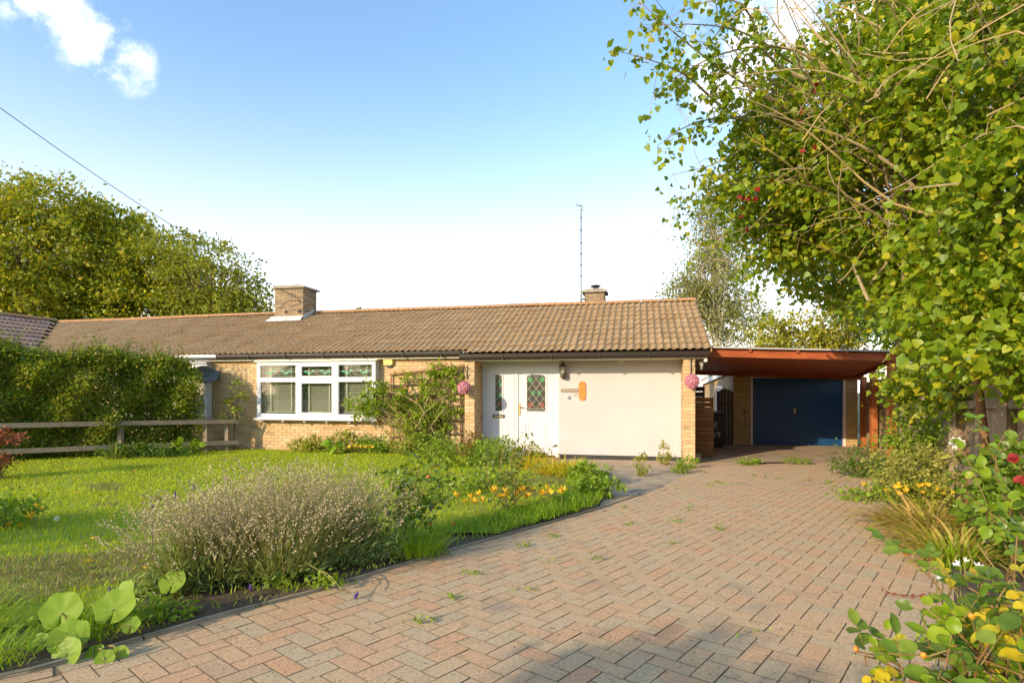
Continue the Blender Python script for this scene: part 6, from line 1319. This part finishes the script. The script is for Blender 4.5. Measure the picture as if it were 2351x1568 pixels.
base = Vector((1.72, 1.75, zd(1.75)))
canes = [((1990, 1530), 1.7, False), ((2085, 1560), 1.55, False), ((2140, 1480), 1.65, False), ((2200, 1445), 1.65, False), ((2150, 1450), 1.7, False), ((2260, 1360), 1.75, False), ((2210, 1380), 1.8, False), ((2340, 1420), 1.5, False), ((2060, 1540), 1.6, False), ((2160, 1540), 1.5, False), ((2260, 1540), 1.45, False), ((2345, 1555), 1.4, False), ((2080, 1275), 1.95, True), ((2190, 1330), 1.85, False), ((2260, 1295), 1.8, False), ((2320, 1330), 1.7, False), ((2130, 1400), 1.75, False), ((2230, 1420), 1.6, True), ((2300, 1400), 1.55, False), ((1965, 1495), 1.75, True), ((2040, 1500), 1.65, False), ((2120, 1510), 1.55, True), ((2190, 1490), 1.6, True), ((2270, 1480), 1.5, False), ((2330, 1500), 1.45, False), ((2010, 1560), 1.6, False), ((2110, 1570), 1.5, False), ((2210, 1570), 1.45, False), ((2310, 1580), 1.4, False), ((2245, 1250), 1.95, False), ((2335, 1230), 1.75, False)]
for (px, py), Y, hip in canes:
    e = at(px, py, Y); b = base + Vector((RNG.normal() * .12, RNG.normal() * .1, 0)); c = curve(b, e, .05, 8, .06); cn.tube(c, list(np.linspace(.006, .0022, 8)), 6)
    if hip: FR.piece('hip', hp, m_ohip, e).scale = (.8, .8, .8)
    yel = RNG.uniform() < (.5 if px > 2180 and py < 1520 else .12)
    for k in (2, 3, 4, 5, 6, 7):
        for _ in range(2 if k > 3 else 1):
            mt = m_lf_yel if (yel and RNG.uniform() < .6) else (m_lf_bright if RNG.uniform() < .45 else m_lf_rose)
            if nleaf < 700: spray(c[k] + Vector(RNG.normal(size=3)) * .01, Vector(RNG.normal(size=3)) * .8 + Vector((0, -.2, .15)), mt, RNG.uniform(.036, .058), 5 if RNG.uniform() < .6 else 3)
FR.add('canes', cn, m_cane)
RB = Thing('rose_bush', 'rose sprays with bright lime and crimson leaves at the right edge before the fence', 'rose', (2.75, 2.9, zd(2.9)), 'W'); cn2 = MB(); me1, me2 = rleaf(m_lf_bright), rleaf(m_lf_red)
b0 = Vector((2.85, 2.95, zd(2.9)))
def lone(T, me, p, ax, s):
    nr = Vector((RNG.normal() * .3, -.6, .8)).normalized(); ax = Vector(ax).normalized(); x = ax.cross(nr).normalized(); nr = x.cross(ax); m = Matrix(((x.x, ax.x, nr.x, 0), (x.y, ax.y, nr.y, 0), (x.z, ax.z, nr.z, 0), (0, 0, 0, 1)))
    o = link('leaf', me, None, T.o); o.matrix_local = Matrix.Translation(Vector(p) - T.org) @ m @ Matrix.Diagonal((s, s, s, 1))
for px, py, Y, mt in ((2255, 1070, 2.6, 0), (2290, 1150, 2.5, 0), (2225, 1140, 2.7, 0), (2335, 1045, 2.5, 1), (2300, 1120, 2.6, 0), (2345, 1130, 2.4, 0), (2270, 1210, 2.4, 0), (2330, 1200, 2.4, 2), (2200, 1010, 2.9, 0), (2310, 990, 2.7, 2), (2240, 960, 2.9, 2), (2340, 960, 2.6, 0), (2345, 1270, 2.2, 2)):
    e = at(px, py, Y); c = curve(b0 + Vector(RNG.normal(size=3)) * .05, e, .04, 8, .06); cn2.tube(c, list(np.linspace(.006, .002, 8)), 5)
    for k in (4, 5, 6, 7):
        for _ in range(3): lone(RB, (me1, me2, rleaf(m_lf_rose))[mt] if k > 5 else rleaf(m_lf_rose), c[k], Vector(RNG.normal(size=3)) + Vector((0, 0, -.35)), RNG.uniform(.038, .062))
RB.add('canes', cn2, m_cane)
p = at(2197, 1018, 2.95); fw = Thing('faded_rose_flower', 'faded pale pink and orange rose bloom before the fence', 'flower', p, 'W'); d = sph(40); V, Q = leaves(np.array(p) + d * .004, d + np.array([-.3, -.3, .2]), .034, 'rose', 0); fw.addnp('petals', V, Q, m_wflower); V, Q = leaves(np.array(p) + d[:16] * .002, d[:16], .026, 'rose', 0); fw.addnp('heart', V, Q, m_oflower)
WF = Thing('white_flower_clump', 'small white flowers among the rose leaves at the bottom right', 'flowers', (1.6, 2.05, zd(2.05)), 'W'); flowers(WF, 'flower', [((q.x, q.y, q.z), (q.x + .01, q.y + .02, zd(q.y))) for q in [at(px, py, 2.05) for px, py in ((2165, 1322), (2180, 1330), (2200, 1335), (2205, 1300), (2245, 1305), (2215, 1290), (2152, 1330), (2260, 1330))]], 'crocus', m_wflower, .42)
rs = [at(px, py, 1.499 * 1000 / (py - HY - 37.4)) for px, py in ((2030, 1362), (2050, 1366), (2075, 1370), (2095, 1374), (2115, 1372))]; RS = Thing('red_stem_weed', 'red stemmed weed trailing over the paving at the bottom right', 'weed', (rs[0].x, rs[0].y, zd(rs[0].y)), 'W')
q = MB(); q.tube([(v.x, v.y, zd(v.y) + .012) for v in rs], .002, 5); RS.add('stem', q, m_cane); C = np.array([(v.x + RNG.normal() * .008, v.y, zd(v.y) + .015) for v in rs for _ in range(5)]); V, Q = leaves(C, RNG.normal(size=C.shape), .022, 'oval', .6); RS.addnp('leaves', V, Q, m_lf_red)

# ------------------------------------------------------------------ the street behind the camera: what the windows reflect and what shades the drive
tree('street_tree', 'small flat topped tree across the road behind the viewer, shading the drive', (-5.6, -3.9, .3), [((-5.35, -3.5, 3.0), (.6, .34, .10)), ((-4.65, -3.75, 3.0), (.5, .25, .08))], 42, 34, .10, .09, m_lf_dark, trunk_r=.03)
tree('street_tree', 'slim spreading tree left of the viewer, shading the lawn', (-9.3, -.5, .3), [((-8.9, -.35, 2.95), (1.2, .22, .12)), ((-9.9, -.6, 2.9), (.7, .2, .12))], 50, 36, .10, .10, m_lf_dark, trunk_r=.05)
V = []; Q = []; nx, nz_ = 90, 8
for i in range(nx):
    for j in range(nz_):
        x = -60 + 120 * i / (nx - 1); z = 5.2 * j / (nz_ - 1); V.append((x, -34 - .9 * math.sin(x * .6) - .7 * math.sin(j * 1.3 + x * 1.7) + (j == nz_ - 1) * -1.5, z * (1 + .18 * math.sin(x * .45) + .08 * math.sin(x * 1.9))))
for i in range(nx - 1):
    for j in range(nz_ - 1): Q.append((i * nz_ + j, (i + 1) * nz_ + j, (i + 1) * nz_ + j + 1, i * nz_ + j + 1))
o = link('street_hedge', npmesh('street_hedge', V, Q), m_lf_dark, None, 'stuff', 'long dark hedge on the far side of the road behind the viewer')
